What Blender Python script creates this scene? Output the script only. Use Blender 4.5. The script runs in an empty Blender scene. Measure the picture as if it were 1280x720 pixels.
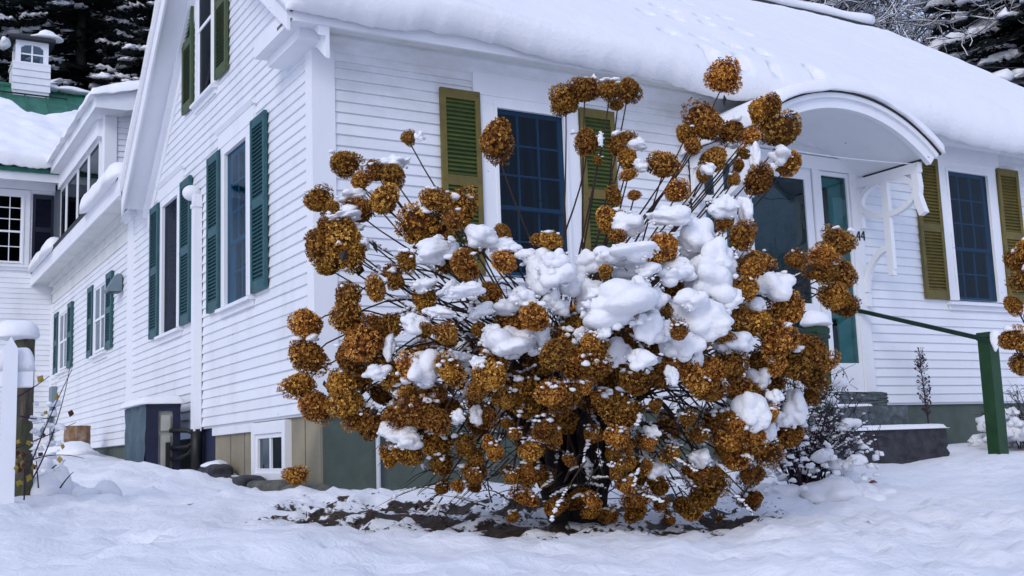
import bpy, bmesh, math, random
import numpy as np
from mathutils import Vector, Matrix
R = math.radians
scene = bpy.context.scene
col = scene.collection
random.seed(7); np.random.seed(7)

# ------------------------------------------------------------------ camera, sky, sun, exposure
FPX = 1409.34
CAM = np.array([-3.13587, -8.36017, -0.35349])
ROT = np.array([[0.8635590, -0.5029589, -0.0360295],
                [-0.0410337, -0.1413084, 0.9891148],
                [0.5025754, 0.8526806, 0.1426664]])          # rows: right, up, forward
cd = bpy.data.cameras.new('camera'); cam = bpy.data.objects.new('camera', cd); col.objects.link(cam)
cd.sensor_width = 36; cd.lens = FPX / 1280 * 36; cd.clip_start = .05; cd.clip_end = 1200
mw = Matrix(((ROT[0][0], ROT[1][0], -ROT[2][0], CAM[0]), (ROT[0][1], ROT[1][1], -ROT[2][1], CAM[1]),
             (ROT[0][2], ROT[1][2], -ROT[2][2], CAM[2]), (0, 0, 0, 1)))
cam.matrix_world = mw
scene.camera = cam
SUN_EL, SUN_AZ = 31, 234          # azimuth clockwise from +Y
w = bpy.data.worlds.new('World'); scene.world = w; w.use_nodes = True
nt = w.node_tree; nt.nodes.clear()
sky = nt.nodes.new('ShaderNodeTexSky'); sky.sky_type = 'NISHITA'; sky.sun_disc = False
sky.sun_elevation = R(SUN_EL); sky.sun_rotation = R(SUN_AZ); sky.air_density = 1.0; sky.dust_density = 2.0; sky.ozone_density = 1.0
veil = nt.nodes.new('ShaderNodeMix'); veil.data_type = 'RGBA'; veil.inputs['Factor'].default_value = .62
veil.inputs['B'].default_value = (4.55, 5.45, 8.4, 1)             # even cloud cover over the clear sky
bgn = nt.nodes.new('ShaderNodeBackground'); bgn.inputs['Strength'].default_value = .12
wo = nt.nodes.new('ShaderNodeOutputWorld')
nt.links.new(sky.outputs[0], veil.inputs['A']); nt.links.new(veil.outputs['Result'], bgn.inputs['Color'])
nt.links.new(bgn.outputs[0], wo.inputs[0])
sd = bpy.data.lights.new('sun', 'SUN'); sd.energy = .8; sd.angle = R(22); sd.color = (1, .97, .95)
sun = bpy.data.objects.new('sun', sd); col.objects.link(sun)
sv = Vector((math.sin(R(SUN_AZ)) * math.cos(R(SUN_EL)), math.cos(R(SUN_AZ)) * math.cos(R(SUN_EL)), math.sin(R(SUN_EL))))
sun.rotation_euler = sv.to_track_quat('Z', 'Y').to_euler(); sun.location = sv * 40
vs = scene.view_settings; vs.view_transform = 'Standard'; vs.look = 'None'; vs.exposure = 0.28; vs.gamma = 1.0
scene.render.engine = 'CYCLES'
scene.cycles.max_bounces = 6; scene.cycles.transparent_max_bounces = 12

# ------------------------------------------------------------------ pixel <-> world helpers
def ray(px, py):
    return ROT.T @ np.array([(px - 640) / FPX, -(py - 360) / FPX, 1.0])
def at_depth(px, py, d): return CAM + ray(px, py) * d
def on_x(px, py, X): r = ray(px, py); return CAM + r * ((X - CAM[0]) / r[0])
def on_y(px, py, Y): r = ray(px, py); return CAM + r * ((Y - CAM[1]) / r[1])
def depth_of(p): return float((ROT @ (np.array(p) - CAM))[2])

# ------------------------------------------------------------------ noise
_tab = np.random.RandomState(3).rand(256, 256)
def vnoise(x, y, seed=0):
    x = np.asarray(x, float) + seed * 17.31; y = np.asarray(y, float) + seed * 9.77
    xi = np.floor(x).astype(int); yi = np.floor(y).astype(int); fx = x - xi; fy = y - yi
    fx = fx * fx * (3 - 2 * fx); fy = fy * fy * (3 - 2 * fy)
    a = _tab[xi % 256, yi % 256]; b = _tab[(xi + 1) % 256, yi % 256]
    c = _tab[xi % 256, (yi + 1) % 256]; d = _tab[(xi + 1) % 256, (yi + 1) % 256]
    return (a * (1 - fx) + b * fx) * (1 - fy) + (c * (1 - fx) + d * fx) * fy - .5
def fbm(x, y, seed=0, o=4):
    s = 0; amp = 1.0
    for i in range(o):
        s = s + amp * vnoise(np.asarray(x) * 2 ** i, np.asarray(y) * 2 ** i, seed + i * 3); amp *= .5
    return s
def sstep(a, b, x): t = np.clip((np.asarray(x, float) - a) / (b - a), 0, 1); return t * t * (3 - 2 * t)

# ------------------------------------------------------------------ materials
def newmat(name):
    m = bpy.data.materials.new(name); m.use_nodes = True
    return m, m.node_tree, m.node_tree.nodes['Principled BSDF']
def nd(t, kind, **kw):
    n = t.nodes.new(kind)
    for k, v in kw.items(): setattr(n, k, v)
    return n
def pmat(name, c1, c2=None, scale=6, rough=.6, bump=0, bscale=60, stretch=(1, 1, 1), spec=.4, stain=None, objvar=0, contrast=(.35, .65), metal=0, c3=None):
    m, t, b = newmat(name); L = t.links.new
    b.inputs['Roughness'].default_value = rough; b.inputs['Specular IOR Level'].default_value = spec; b.inputs['Metallic'].default_value = metal
    geo = nd(t, 'ShaderNodeNewGeometry'); mp = nd(t, 'ShaderNodeMapping'); mp.inputs['Scale'].default_value = stretch
    L(geo.outputs['Position'], mp.inputs['Vector'])
    c2 = c2 or tuple(v * .85 for v in c1)
    n = nd(t, 'ShaderNodeTexNoise'); n.inputs['Scale'].default_value = scale; n.inputs['Detail'].default_value = 6; n.inputs['Roughness'].default_value = .62
    L(mp.outputs[0], n.inputs['Vector'])
    r = nd(t, 'ShaderNodeValToRGB'); e = r.color_ramp.elements
    e[0].position, e[1].position = contrast; e[0].color = (*c1, 1); e[1].color = (*c2, 1)
    L(n.outputs['Fac'], r.inputs[0]); out = r.outputs[0]
    if c3:
        n3 = nd(t, 'ShaderNodeTexNoise'); n3.inputs['Scale'].default_value = scale * .35; n3.inputs['Detail'].default_value = 5
        L(geo.outputs['Position'], n3.inputs['Vector'])
        r3 = nd(t, 'ShaderNodeValToRGB'); r3.color_ramp.elements[0].position = .52; r3.color_ramp.elements[1].position = .66
        L(n3.outputs['Fac'], r3.inputs[0])
        mx = nd(t, 'ShaderNodeMix', data_type='RGBA'); L(r3.outputs[0], mx.inputs['Factor']); L(out, mx.inputs['A']); mx.inputs['B'].default_value = (*c3, 1); out = mx.outputs['Result']
    if objvar:
        oi = nd(t, 'ShaderNodeObjectInfo'); mr = nd(t, 'ShaderNodeMapRange'); mr.inputs['To Min'].default_value = 1 - objvar; mr.inputs['To Max'].default_value = 1 + objvar
        L(oi.outputs['Random'], mr.inputs['Value'])
        hs = nd(t, 'ShaderNodeHueSaturation'); L(mr.outputs[0], hs.inputs['Value']); L(out, hs.inputs['Color']); out = hs.outputs[0]
    L(out, b.inputs['Base Color'])
    if bump:
        n2 = nd(t, 'ShaderNodeTexNoise'); n2.inputs['Scale'].default_value = bscale; n2.inputs['Detail'].default_value = 5
        L(mp.outputs[0], n2.inputs['Vector'])
        bp = nd(t, 'ShaderNodeBump'); bp.inputs['Strength'].default_value = bump; bp.inputs['Distance'].default_value = .02
        L(n2.outputs['Fac'], bp.inputs['Height']); L(bp.outputs[0], b.inputs['Normal'])
    return m
def paint_mat(name, base, dirt, dirt_amt, objvar=.025, scale=2.2, extra=None):
    """painted wood: soft blotchy dirt, drip streaks and tiny dark specks"""
    m, t, b = newmat(name); L = t.links.new
    b.inputs['Roughness'].default_value = .5; b.inputs['Specular IOR Level'].default_value = .35
    geo = nd(t, 'ShaderNodeNewGeometry')
    n = nd(t, 'ShaderNodeTexNoise'); n.inputs['Scale'].default_value = scale; n.inputs['Detail'].default_value = 7; n.inputs['Roughness'].default_value = .68
    mp = nd(t, 'ShaderNodeMapping'); mp.inputs['Scale'].default_value = (1, 1, .45); L(geo.outputs['Position'], mp.inputs['Vector']); L(mp.outputs[0], n.inputs['Vector'])
    r = nd(t, 'ShaderNodeValToRGB'); r.color_ramp.elements[0].position = .48; r.color_ramp.elements[1].position = .82
    L(n.outputs['Fac'], r.inputs[0])
    ml = nd(t, 'ShaderNodeMath', operation='MULTIPLY'); ml.inputs[1].default_value = dirt_amt; L(r.outputs[0], ml.inputs[0])
    mx = nd(t, 'ShaderNodeMix', data_type='RGBA'); mx.inputs['A'].default_value = (*base, 1); mx.inputs['B'].default_value = (*dirt, 1)
    L(ml.outputs[0], mx.inputs['Factor']); out = mx.outputs['Result']
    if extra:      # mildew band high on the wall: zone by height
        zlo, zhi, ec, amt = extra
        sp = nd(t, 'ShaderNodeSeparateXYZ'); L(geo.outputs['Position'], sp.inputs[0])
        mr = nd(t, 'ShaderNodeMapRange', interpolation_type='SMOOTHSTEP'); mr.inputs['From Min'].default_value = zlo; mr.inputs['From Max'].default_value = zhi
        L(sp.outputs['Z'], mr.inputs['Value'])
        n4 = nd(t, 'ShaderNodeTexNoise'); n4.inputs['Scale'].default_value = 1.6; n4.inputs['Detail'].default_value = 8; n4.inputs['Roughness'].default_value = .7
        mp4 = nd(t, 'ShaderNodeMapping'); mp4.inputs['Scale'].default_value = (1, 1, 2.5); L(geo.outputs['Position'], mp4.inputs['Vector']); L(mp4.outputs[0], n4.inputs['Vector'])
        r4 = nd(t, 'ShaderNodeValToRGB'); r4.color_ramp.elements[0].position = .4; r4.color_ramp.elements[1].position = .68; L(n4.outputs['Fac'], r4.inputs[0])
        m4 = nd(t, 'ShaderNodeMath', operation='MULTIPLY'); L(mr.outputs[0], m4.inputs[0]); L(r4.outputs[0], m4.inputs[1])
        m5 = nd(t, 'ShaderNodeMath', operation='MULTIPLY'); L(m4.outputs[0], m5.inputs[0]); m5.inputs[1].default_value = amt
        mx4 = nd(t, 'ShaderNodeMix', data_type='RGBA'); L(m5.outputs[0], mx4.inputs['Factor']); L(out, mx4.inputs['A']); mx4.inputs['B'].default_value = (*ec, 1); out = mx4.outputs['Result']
    # chipped specks
    n2 = nd(t, 'ShaderNodeTexNoise'); n2.inputs['Scale'].default_value = 11; n2.inputs['Detail'].default_value = 3
    mp2 = nd(t, 'ShaderNodeMapping'); mp2.inputs['Scale'].default_value = (1, 1, 2.2); L(geo.outputs['Position'], mp2.inputs['Vector']); L(mp2.outputs[0], n2.inputs['Vector'])
    r2 = nd(t, 'ShaderNodeValToRGB'); r2.color_ramp.elements[0].position = .755; r2.color_ramp.elements[1].position = .775; L(n2.outputs['Fac'], r2.inputs[0])
    mx2 = nd(t, 'ShaderNodeMix', data_type='RGBA'); L(r2.outputs[0], mx2.inputs['Factor']); L(out, mx2.inputs['A']); mx2.inputs['B'].default_value = (.16, .15, .14, 1); out = mx2.outputs['Result']
    oi = nd(t, 'ShaderNodeObjectInfo'); mr2 = nd(t, 'ShaderNodeMapRange'); mr2.inputs['To Min'].default_value = 1 - objvar; mr2.inputs['To Max'].default_value = 1 + objvar
    L(oi.outputs['Random'], mr2.inputs['Value']); hs = nd(t, 'ShaderNodeHueSaturation'); L(mr2.outputs[0], hs.inputs['Value']); L(out, hs.inputs['Color'])
    L(hs.outputs[0], b.inputs['Base Color'])
    n3 = nd(t, 'ShaderNodeTexNoise'); n3.inputs['Scale'].default_value = 45; n3.inputs['Detail'].default_value = 4; L(geo.outputs['Position'], n3.inputs['Vector'])
    bp = nd(t, 'ShaderNodeBump'); bp.inputs['Strength'].default_value = .12; bp.inputs['Distance'].default_value = .006; L(n3.outputs['Fac'], bp.inputs['Height']); L(bp.outputs[0], b.inputs['Normal'])
    return m
def snow_mat(name, soil=False):
    m, t, b = newmat(name); L = t.links.new
    b.inputs['Roughness'].default_value = .62; b.inputs['Specular IOR Level'].default_value = .25
    b.inputs['Base Color'].default_value = (.86, .87, .90, 1)
    b.inputs['Subsurface Weight'].default_value = .12; b.inputs['Subsurface Radius'].default_value = (.9, 1.0, 1.2); b.inputs['Subsurface Scale'].default_value = .02
    geo = nd(t, 'ShaderNodeNewGeometry')
    n = nd(t, 'ShaderNodeTexNoise'); n.inputs['Scale'].default_value = 22; n.inputs['Detail'].default_value = 10; n.inputs['Roughness'].default_value = .74; L(geo.outputs['Position'], n.inputs['Vector'])
    bp = nd(t, 'ShaderNodeBump'); bp.inputs['Strength'].default_value =   .4 if soil else .6; bp.inputs['Distance'].default_value = .03 if soil else .025; L(n.outputs['Fac'], bp.inputs['Height']); L(bp.outputs[0], b.inputs['Normal'])
    if soil:
        nc = nd(t, 'ShaderNodeTexNoise'); nc.inputs['Scale'].default_value = 7.5; nc.inputs['Detail'].default_value = 7; nc.inputs['Roughness'].default_value = .6; nc.inputs['Distortion'].default_value = .6; L(geo.outputs['Position'], nc.inputs['Vector'])
        b3 = nd(t, 'ShaderNodeBump'); b3.inputs['Strength'].default_value = .42; b3.inputs['Distance'].default_value = .06; L(nc.outputs['Fac'], b3.inputs['Height']); L(bp.outputs[0], b3.inputs['Normal']); L(b3.outputs[0], b.inputs['Normal'])
        at = nd(t, 'ShaderNodeAttribute', attribute_name='bare')
        n2 = nd(t, 'ShaderNodeTexNoise'); n2.inputs['Scale'].default_value = 28; n2.inputs['Detail'].default_value = 7; L(geo.outputs['Position'], n2.inputs['Vector'])
        r2 = nd(t, 'ShaderNodeValToRGB'); e = r2.color_ramp.elements; e[0].position = .35; e[0].color = (.008, .006, .005, 1); e[1].position = .72; e[1].color = (.075, .045, .022, 1); L(n2.outputs['Fac'], r2.inputs[0])
        ad = nd(t, 'ShaderNodeMath', operation='ADD'); n5 = nd(t, 'ShaderNodeMath', operation='MULTIPLY_ADD'); n5.inputs[1].default_value = 1.0; n5.inputs[2].default_value = -.5; L(n2.outputs['Fac'], n5.inputs[0])
        L(at.outputs['Fac'], ad.inputs[0]); L(n5.outputs[0], ad.inputs[1])
        r3 = nd(t, 'ShaderNodeValToRGB'); r3.color_ramp.elements[0].position = .42; r3.color_ramp.elements[1].position = .56; L(ad.outputs[0], r3.inputs[0])
        mx = nd(t, 'ShaderNodeMix', data_type='RGBA'); mx.inputs['A'].default_value = (.86, .87, .90, 1); L(r3.outputs[0], mx.inputs['Factor']); L(r2.outputs[0], mx.inputs['B']); L(mx.outputs['Result'], b.inputs['Base Color'])
        b.inputs['Subsurface Weight'].default_value = 0
    return m
def glass_mat(name, tint, rough=.03, wav=.02, ior=1.5):
    m, t, b = newmat(name); L = t.links.new; t.nodes.remove(b)
    out = t.nodes['Material Output']
    tr = nd(t, 'ShaderNodeBsdfTransparent'); tr.inputs[0].default_value = (*tint, 1)
    gl = nd(t, 'ShaderNodeBsdfGlossy'); gl.inputs['Roughness'].default_value = rough; gl.inputs['Color'].default_value = (.85, .95, 1, 1)
    lw = nd(t, 'ShaderNodeFresnel'); bf = nd(t, 'ShaderNodeNewGeometry'); mi = nd(t, 'ShaderNodeMapRange'); mi.inputs['To Min'].default_value = ior; mi.inputs['To Max'].default_value = 1 / ior; L(bf.outputs['Backfacing'], mi.inputs['Value']); L(mi.outputs[0], lw.inputs['IOR'])
    geo = nd(t, 'ShaderNodeNewGeometry'); n = nd(t, 'ShaderNodeTexNoise'); n.inputs['Scale'].default_value = 2.5; L(geo.outputs['Position'], n.inputs['Vector'])
    bp = nd(t, 'ShaderNodeBump'); bp.inputs['Strength'].default_value = wav; bp.inputs['Distance'].default_value = .1; L(n.outputs['Fac'], bp.inputs['Height']); L(bp.outputs[0], gl.inputs['Normal'])
    mx = nd(t, 'ShaderNodeMixShader'); L(lw.outputs[0], mx.inputs[0]); L(tr.outputs[0], mx.inputs[1]); L(gl.outputs[0], mx.inputs[2]); L(mx.outputs[0], out.inputs[0])
    return m
def petal_mat(name):
    m, t, b = newmat(name); L = t.links.new
    b.inputs['Roughness'].default_value = .75; b.inputs['Specular IOR Level'].default_value = .15
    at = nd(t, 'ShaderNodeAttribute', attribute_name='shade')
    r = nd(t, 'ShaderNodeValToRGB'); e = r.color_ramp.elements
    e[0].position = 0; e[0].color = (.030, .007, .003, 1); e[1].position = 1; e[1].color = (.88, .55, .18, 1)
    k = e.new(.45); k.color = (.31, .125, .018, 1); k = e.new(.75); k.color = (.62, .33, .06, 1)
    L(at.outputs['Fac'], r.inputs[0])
    oi = nd(t, 'ShaderNodeObjectInfo'); mr = nd(t, 'ShaderNodeMapRange'); mr.inputs['To Min'].default_value = .58; mr.inputs['To Max'].default_value = 1.38; L(oi.outputs['Random'], mr.inputs['Value'])
    hs = nd(t, 'ShaderNodeHueSaturation'); L(mr.outputs[0], hs.inputs['Value']); L(r.outputs[0], hs.inputs['Color'])
    m7 = nd(t, 'ShaderNodeMath', operation='MULTIPLY'); m7.inputs[1].default_value = 7.31; L(oi.outputs['Random'], m7.inputs[0]); fr = nd(t, 'ShaderNodeMath', operation='FRACT'); L(m7.outputs[0], fr.inputs[0])
    mh = nd(t, 'ShaderNodeMapRange'); mh.inputs['To Min'].default_value = .490; mh.inputs['To Max'].default_value = .504; L(fr.outputs[0], mh.inputs['Value']); L(mh.outputs[0], hs.inputs['Hue'])
    L(hs.outputs[0], b.inputs['Base Color'])
    return m
M = {}
M['white'] = paint_mat('white_paint', (.75, .775, .82), (.48, .49, .49), .45)
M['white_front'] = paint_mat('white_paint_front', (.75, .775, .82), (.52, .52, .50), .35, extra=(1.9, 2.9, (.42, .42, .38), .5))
M['white_trim'] = paint_mat('white_trim_paint', (.77, .79, .83), (.55, .55, .56), .3, objvar=.012)
M['soffit'] = paint_mat('soffit_paint', (.70, .71, .70), (.40, .40, .34), .6, scale=3)
M['olive'] = pmat('olive_shutter_paint', (.155, .118, .022), (.10, .082, .02), 9, .55, .1, objvar=.06)
M['olive_slat'] = pmat('green_slat_paint', (.075, .105, .028), (.05, .075, .022), 9, .5, objvar=.08)
M['teal'] = pmat('teal_shutter_paint', (.022, .10, .115), (.016, .075, .09), 9, .5, .1, objvar=.06)
M['green_sh'] = pmat('green_shutter_paint', (.035, .085, .04), (.075, .085, .025), 5, .5, .1, objvar=.06)
M['dark_sh'] = pmat('dark_shutter_paint', (.01, .012, .03), (.006, .008, .02), 9, .4)
M['glass'] = glass_mat('window_glass', (.10, .26, .33))
M['storm'] = glass_mat('storm_glass', (.30, .44, .54), wav=.04, ior=1.3); M['storm_dark'] = glass_mat('storm_glass_dark', (.14, .18, .36), wav=.03, ior=1.06); M['storm_side'] = glass_mat('storm_glass_side', (.26, .50, .60), wav=.03, ior=1.12); M['clear'] = glass_mat('clear_glass', (.75, .8, .82), ior=1.08)
M['glass_dark'] = glass_mat('dark_window_glass', (.05, .08, .16), ior=1.08)
M['glass_teal'] = glass_mat('storm_door_glass', (.22, .48, .50), wav=.04, ior=1.6)
M['curtain'] = pmat('curtain_fold_shading', (.30, .42, .46), (.008, .014, .03), 3, .9, stretch=(9, 1, .22), contrast=(.40, .56))  # dark vertical streaks paint fold shading into the cloth colour
M['room'] = pmat('dark_room', (.035, .04, .05), None, 2, .9)
M['concrete'] = pmat('concrete', (.30, .265, .18), (.22, .20, .145), 3, .85, .3, 40, c3=(.16, .155, .12))
M['concrete_green'] = pmat('mossy_concrete', (.10, .135, .115), (.07, .09, .08), 2.5, .85, .3, 40, c3=(.045, .06, .05))
M['granite'] = pmat('granite', (.12, .14, .15), (.045, .06, .065), 14, .8, .7, 30)
M['dark_stone'] = pmat('dark_stone', (.05, .05, .06), (.02, .02, .025), 12, .7, .6, 30)
M['ledge'] = pmat('ledge_stone', (.14, .14, .11), (.05, .05, .045), 9, .85, .9, 26)
M['snow'] = snow_mat('snow'); M['snow_ground'] = snow_mat('snow_ground', True)
M['petal'] = petal_mat('dried_hydrangea_petal')
M['stem'] = pmat('hydrangea_stem', (.055, .028, .018), (.028, .015, .012), 30, .8, .4, 60)
M['trunk'] = pmat('old_trunk', (.022, .018, .02), (.008, .008, .01), 20, .9, .8, 40)
M['leaf'] = pmat('dead_leaf', (.035, .022, .015), (.015, .012, .01), 15, .7)
M['leaf_y'] = pmat('yellow_leaf', (.32, .26, .03), (.22, .12, .02), 15, .6)
M['green'] = pmat('green_post_paint', (.013, .058, .018), (.008, .038, .013), 7, .45, .15, objvar=.04)
M['green_dk'] = pmat('green_rail_paint', (.010, .032, .02), (.008, .022, .014), 7, .4)
M['metal_roof'] = pmat('green_metal_roof', (.03, .17, .11), (.015, .10, .07), 5, .5, .1, stretch=(1, 1, .25))
M['shingle'] = pmat('dark_shingle', (.03, .035, .04), None, 20, .8)
M['cover'] = pmat('slate_cover', (.075, .12, .15), (.05, .085, .11), 5, .7, .3, 12)
M['cover_dk'] = pmat('navy_cover', (.012, .016, .05), (.008, .01, .03), 5, .6, .3, 12)
M['unit'] = pmat('unit_casing', (.42, .42, .36), (.33, .33, .29), 5, .5)
M['hose'] = pmat('black_hose', (.008, .008, .010), None, 9, .5)
M['bluefound'] = pmat('dark_blue_coating', (.012, .016, .06), (.02, .025, .05), 5, .7)
M['grey'] = pmat('grey_metal', (.16, .22, .25), (.12, .17, .2), 6, .5)
M['black'] = pmat('black_metal', (.01, .01, .012), None, 6, .4)
M['bark'] = pmat('bark', (.13, .105, .075), (.035, .03, .025), 16, .9, 1.0, 30, stretch=(1, 1, .3), c3=(.075, .08, .04))
M['log_red'] = pmat('rotten_log', (.09, .025, .01), (.03, .012, .008), 14, .9, .8, 30)
M['log_cut'] = pmat('log_bark_pale', (.30, .22, .16), (.17, .09, .04), 12, .9, .6, 30)
M['needle'] = pmat('conifer_needles', (.010, .018, .014), (.004, .008, .007), 3, .8)
M['con_bark'] = pmat('conifer_bark', (.03, .025, .022), (.012, .01, .01), 10, .9)
M['tree_bark'] = pmat('bare_tree_bark', (.05, .045, .055), (.02, .02, .025), 6, .9)
M['pvc'] = pmat('pvc_pipe', (.6, .63, .68), None, 6, .4)
M['redleaf'] = pmat('fallen_leaf', (.30, .05, .02), (.2, .03, .015), 20, .6)
M['barb'] = pmat('barberry_stem', (.045, .018, .03), (.02, .01, .018), 20, .8)

# ------------------------------------------------------------------ object helpers
W = {None: Vector((0, 0, 0))}
def tag(o, label=None, cat=None, group=None, kind=None):
    if label: o['label'] = label
    if cat: o['category'] = cat
    if group: o['group'] = group
    if kind: o['kind'] = kind
    return o
def place(name, mesh, parent, loc, rotz=0, scale=(1, 1, 1), rot=None):
    o = bpy.data.objects.new(name, mesh); col.objects.link(o); o.parent = parent
    loc = Vector(loc); o.location = loc - W[parent]; W[o] = loc
    o.rotation_euler = rot if rot is not None else (0, 0, rotz); o.scale = scale
    return o
def empty(name, loc, parent=None):
    o = place(name, None, parent, loc); o.empty_display_size = .2
    return o
def mkmesh(name, v, f, mats, smooth=False, fm=None):
    me = bpy.data.meshes.new(name); me.from_pydata([tuple(p) for p in v], [], [tuple(int(i) for i in q) for q in f])
    for m in (mats if isinstance(mats, (list, tuple)) else [mats]): me.materials.append(m)
    if smooth: me.polygons.foreach_set('use_smooth', [True] * len(me.polygons))
    if fm is not None: me.polygons.foreach_set('material_index', np.asarray(fm, dtype=np.int32))
    me.update(); return me
FR = {'front': ((0, 0, 0), 0.0), 'gable': ((0, 0, 0), -math.pi / 2)}
def tow(F, u, v, z):
    o, a = F; c, s = math.cos(a), math.sin(a)
    return (o[0] + u * c - v * s, o[1] + u * s + v * c, o[2] + z)
class MB:
    def __init__(s): s.v = []; s.f = []; s.m = []
    def add(s, v, f, mi=0):
        k = len(s.v); s.v += [tuple(p) for p in v]; s.f += [tuple(i + k for i in q) for q in f]; s.m += [mi] * len(f); return s
    def box(s, x0, x1, y0, y1, z0, z1, F=None, mi=0):
        p = [(x, y, z) for z in (z0, z1) for y in (y0, y1) for x in (x0, x1)]
        if F: p = [tow(F, *q) for q in p]
        return s.add(p, [(0, 2, 3, 1), (4, 5, 7, 6), (0, 1, 5, 4), (2, 6, 7, 3), (0, 4, 6, 2), (1, 3, 7, 5)], mi)
    def prism(s, poly, axis, a, b, F=None, mi=0):
        """poly: 2-D points; extruded along axis ('x': poly is (y,z), 'y': poly is (x,z), 'z': poly is (x,y))"""
        def mk(q, t): return {'x': (t, q[0], q[1]), 'y': (q[0], t, q[1]), 'z': (q[0], q[1], t)}[axis]
        n = len(poly); p = [mk(q, a) for q in poly] + [mk(q, b) for q in poly]
        if F: p = [tow(F, *q) for q in p]
        return s.add(p, [tuple(range(n))[::-1], tuple(range(n, 2 * n))] + [(i, (i + 1) % n, n + (i + 1) % n, n + i) for i in range(n)], mi)
    def tube(s, pts, rad, n=6, mi=0, cap=True, sq=None):
        pts = [Vector(p) for p in pts]; N = len(pts)
        if not hasattr(rad, '__len__'): rad = [rad] * N
        ref = None; vs_ = []
        for i in range(N):
            d = (pts[min(i + 1, N - 1)] - pts[max(i - 1, 0)])
            d = d.normalized() if d.length > 1e-9 else Vector((0, 0, 1))
            if ref is None: ref = d.orthogonal().normalized()
            ref = (ref - d * ref.dot(d)); ref = ref.normalized() if ref.length > 1e-6 else d.orthogonal().normalized()
            bi = d.cross(ref)
            for k in range(n):
                a = 2 * math.pi * k / n; vs_.append(pts[i] + (ref * math.cos(a) + bi * math.sin(a)) * rad[i])
        fs = [(i * n + k, i * n + (k + 1) % n, (i + 1) * n + (k + 1) % n, (i + 1) * n + k) for i in range(N - 1) for k in range(n)]
        if cap: fs += [tuple(range(n))[::-1], tuple((N - 1) * n + k for k in range(n))]
        return s.add(vs_, fs, mi)
    def ribbon(s, pts, width, n0, n1, plane='x'):
        """flat bar of given width following 2-D points (a,b) in a plane, thickness from n0 to n1 along the plane's normal (x)"""
        P = [Vector((p[0], p[1])) for p in pts]; L_, R_ = [], []
        for i in range(len(P)):
            d = (P[min(i + 1, len(P) - 1)] - P[max(i - 1, 0)]).normalized(); q = Vector((-d.y, d.x)) * width / 2
            L_.append(P[i] + q); R_.append(P[i] - q)
        for i in range(len(P) - 1):
            s.prism([L_[i], L_[i + 1], R_[i + 1], R_[i]], plane, n0, n1)
        return s
    def build(s, name, mat, parent=None, smooth=False, origin=None):
        v = np.array(s.v, float)
        c = np.array(origin, float) if origin is not None else np.array([(v[:, 0].min() + v[:, 0].max()) / 2, (v[:, 1].min() + v[:, 1].max()) / 2, v[:, 2].min()])
        me = mkmesh(name, v - c, s.f, mat, smooth, s.m if any(s.m) else None)
        return place(name, me, parent, c)
_ico = {}
def ico(sub):
    if sub not in _ico:
        bm = bmesh.new(); bmesh.ops.create_icosphere(bm, subdivisions=sub, radius=1)
        v = np.array([q.co[:] for q in bm.verts]); f = [tuple(x.index for x in q.verts) for q in bm.faces]; bm.free(); _ico[sub] = (v, f)
    return _ico[sub]
_nbr = {}
def blob_v(rs, sub=3, lump=.22, freq=2.6, terms=9, flat=.55, nsph=15):
    """a lump of snow: union of soft balls seen from its centre, finely roughened, flatter underneath"""
    v, f = ico(sub); d = v / np.linalg.norm(v, axis=1)[:, None]; r = np.full(len(v), .52)
    k = lump / .22
    for i in range(nsph):
        c = rs.normal(size=3); c = c / np.linalg.norm(c) * rs.uniform(.35, .72); ro = rs.uniform(.24, .46)
        dc = d @ c; disc = dc * dc - c @ c + ro * ro; t = np.where(disc > 0, dc + np.sqrt(np.maximum(disc, 0)), 0); r = np.maximum(r, t)
    r = r / r.mean(); r = 1 + (r - 1) * min(1.25, .75 * k)
    if sub not in _nbr:
        A = np.zeros((len(v), 7), int); cnt = np.zeros(len(v), int)
        for q in f:
            for i in range(3):
                x, y = q[i], q[(i + 1) % 3]
                A[x, cnt[x]] = y; cnt[x] += 1
        _nbr[sub] = (A, cnt)
    A, cnt = _nbr[sub]; m = (np.arange(7)[None] < cnt[:, None])
    for _ in range((0, 0, 0, 1, 3, 9)[sub]): r = .4 * r + .6 * (np.where(m, r[A], 0).sum(1) / cnt)
    n = np.zeros(len(v))
    for i in range(terms):
        kk = rs.normal(size=3); kk = kk / np.linalg.norm(kk) * (5 + 3.2 * i); n += np.sin(d @ kk + rs.rand() * 6.28) / (1 + i * .5)
    w_ = d * (r * (1 + .013 * n * k))[:, None]
    w_[:, 2] = np.where(w_[:, 2] < 0, w_[:, 2] * flat, w_[:, 2])
    return w_, f

# ------------------------------------------------------------------ ground
BUSH = np.array([.55, -2.75])
def g_base(x, y):
    x = np.asarray(x, float); y = np.asarray(y, float)
    t = np.maximum(0, -y)
    g = -.60 + np.where(y < 0, .05 * y, .045 * np.minimum(y, 16)) - .03 * np.maximum(0, t - 5.2) ** 2 * np.exp(-np.maximum(0, t - 9) * .3)
    g = np.where(t > 9, np.maximum(g, -1.75), g)
    g = np.maximum(g, -1.75)
    g = g + .03 * np.clip(x - 2.5, 0, 8) + .05 * np.clip(-x - .5, 0, 5)
    g = g + .11 * sstep(-2.6, -1.3, x) * (1 - sstep(-.75, -.3, x)) * sstep(-.1, 1.4, y) * (1 - sstep(5, 8, y))     # shovelled bank by the wall
    far = np.sqrt((x - 3) ** 2 + (y - 4) ** 2)
    g = g + 5.5 * sstep(28, 95, far) * sstep(0, 40, y)
    return g
def bed_mask(x, y):
    a = (x - .45) * .86 - (y + 2.35) * .5; b = (x - .45) * .5 + (y + 2.35) * .86
    return 1 - sstep(.55, 1.15, np.sqrt((a / 2.0) ** 2 + (b / 1.35) ** 2))
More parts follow.
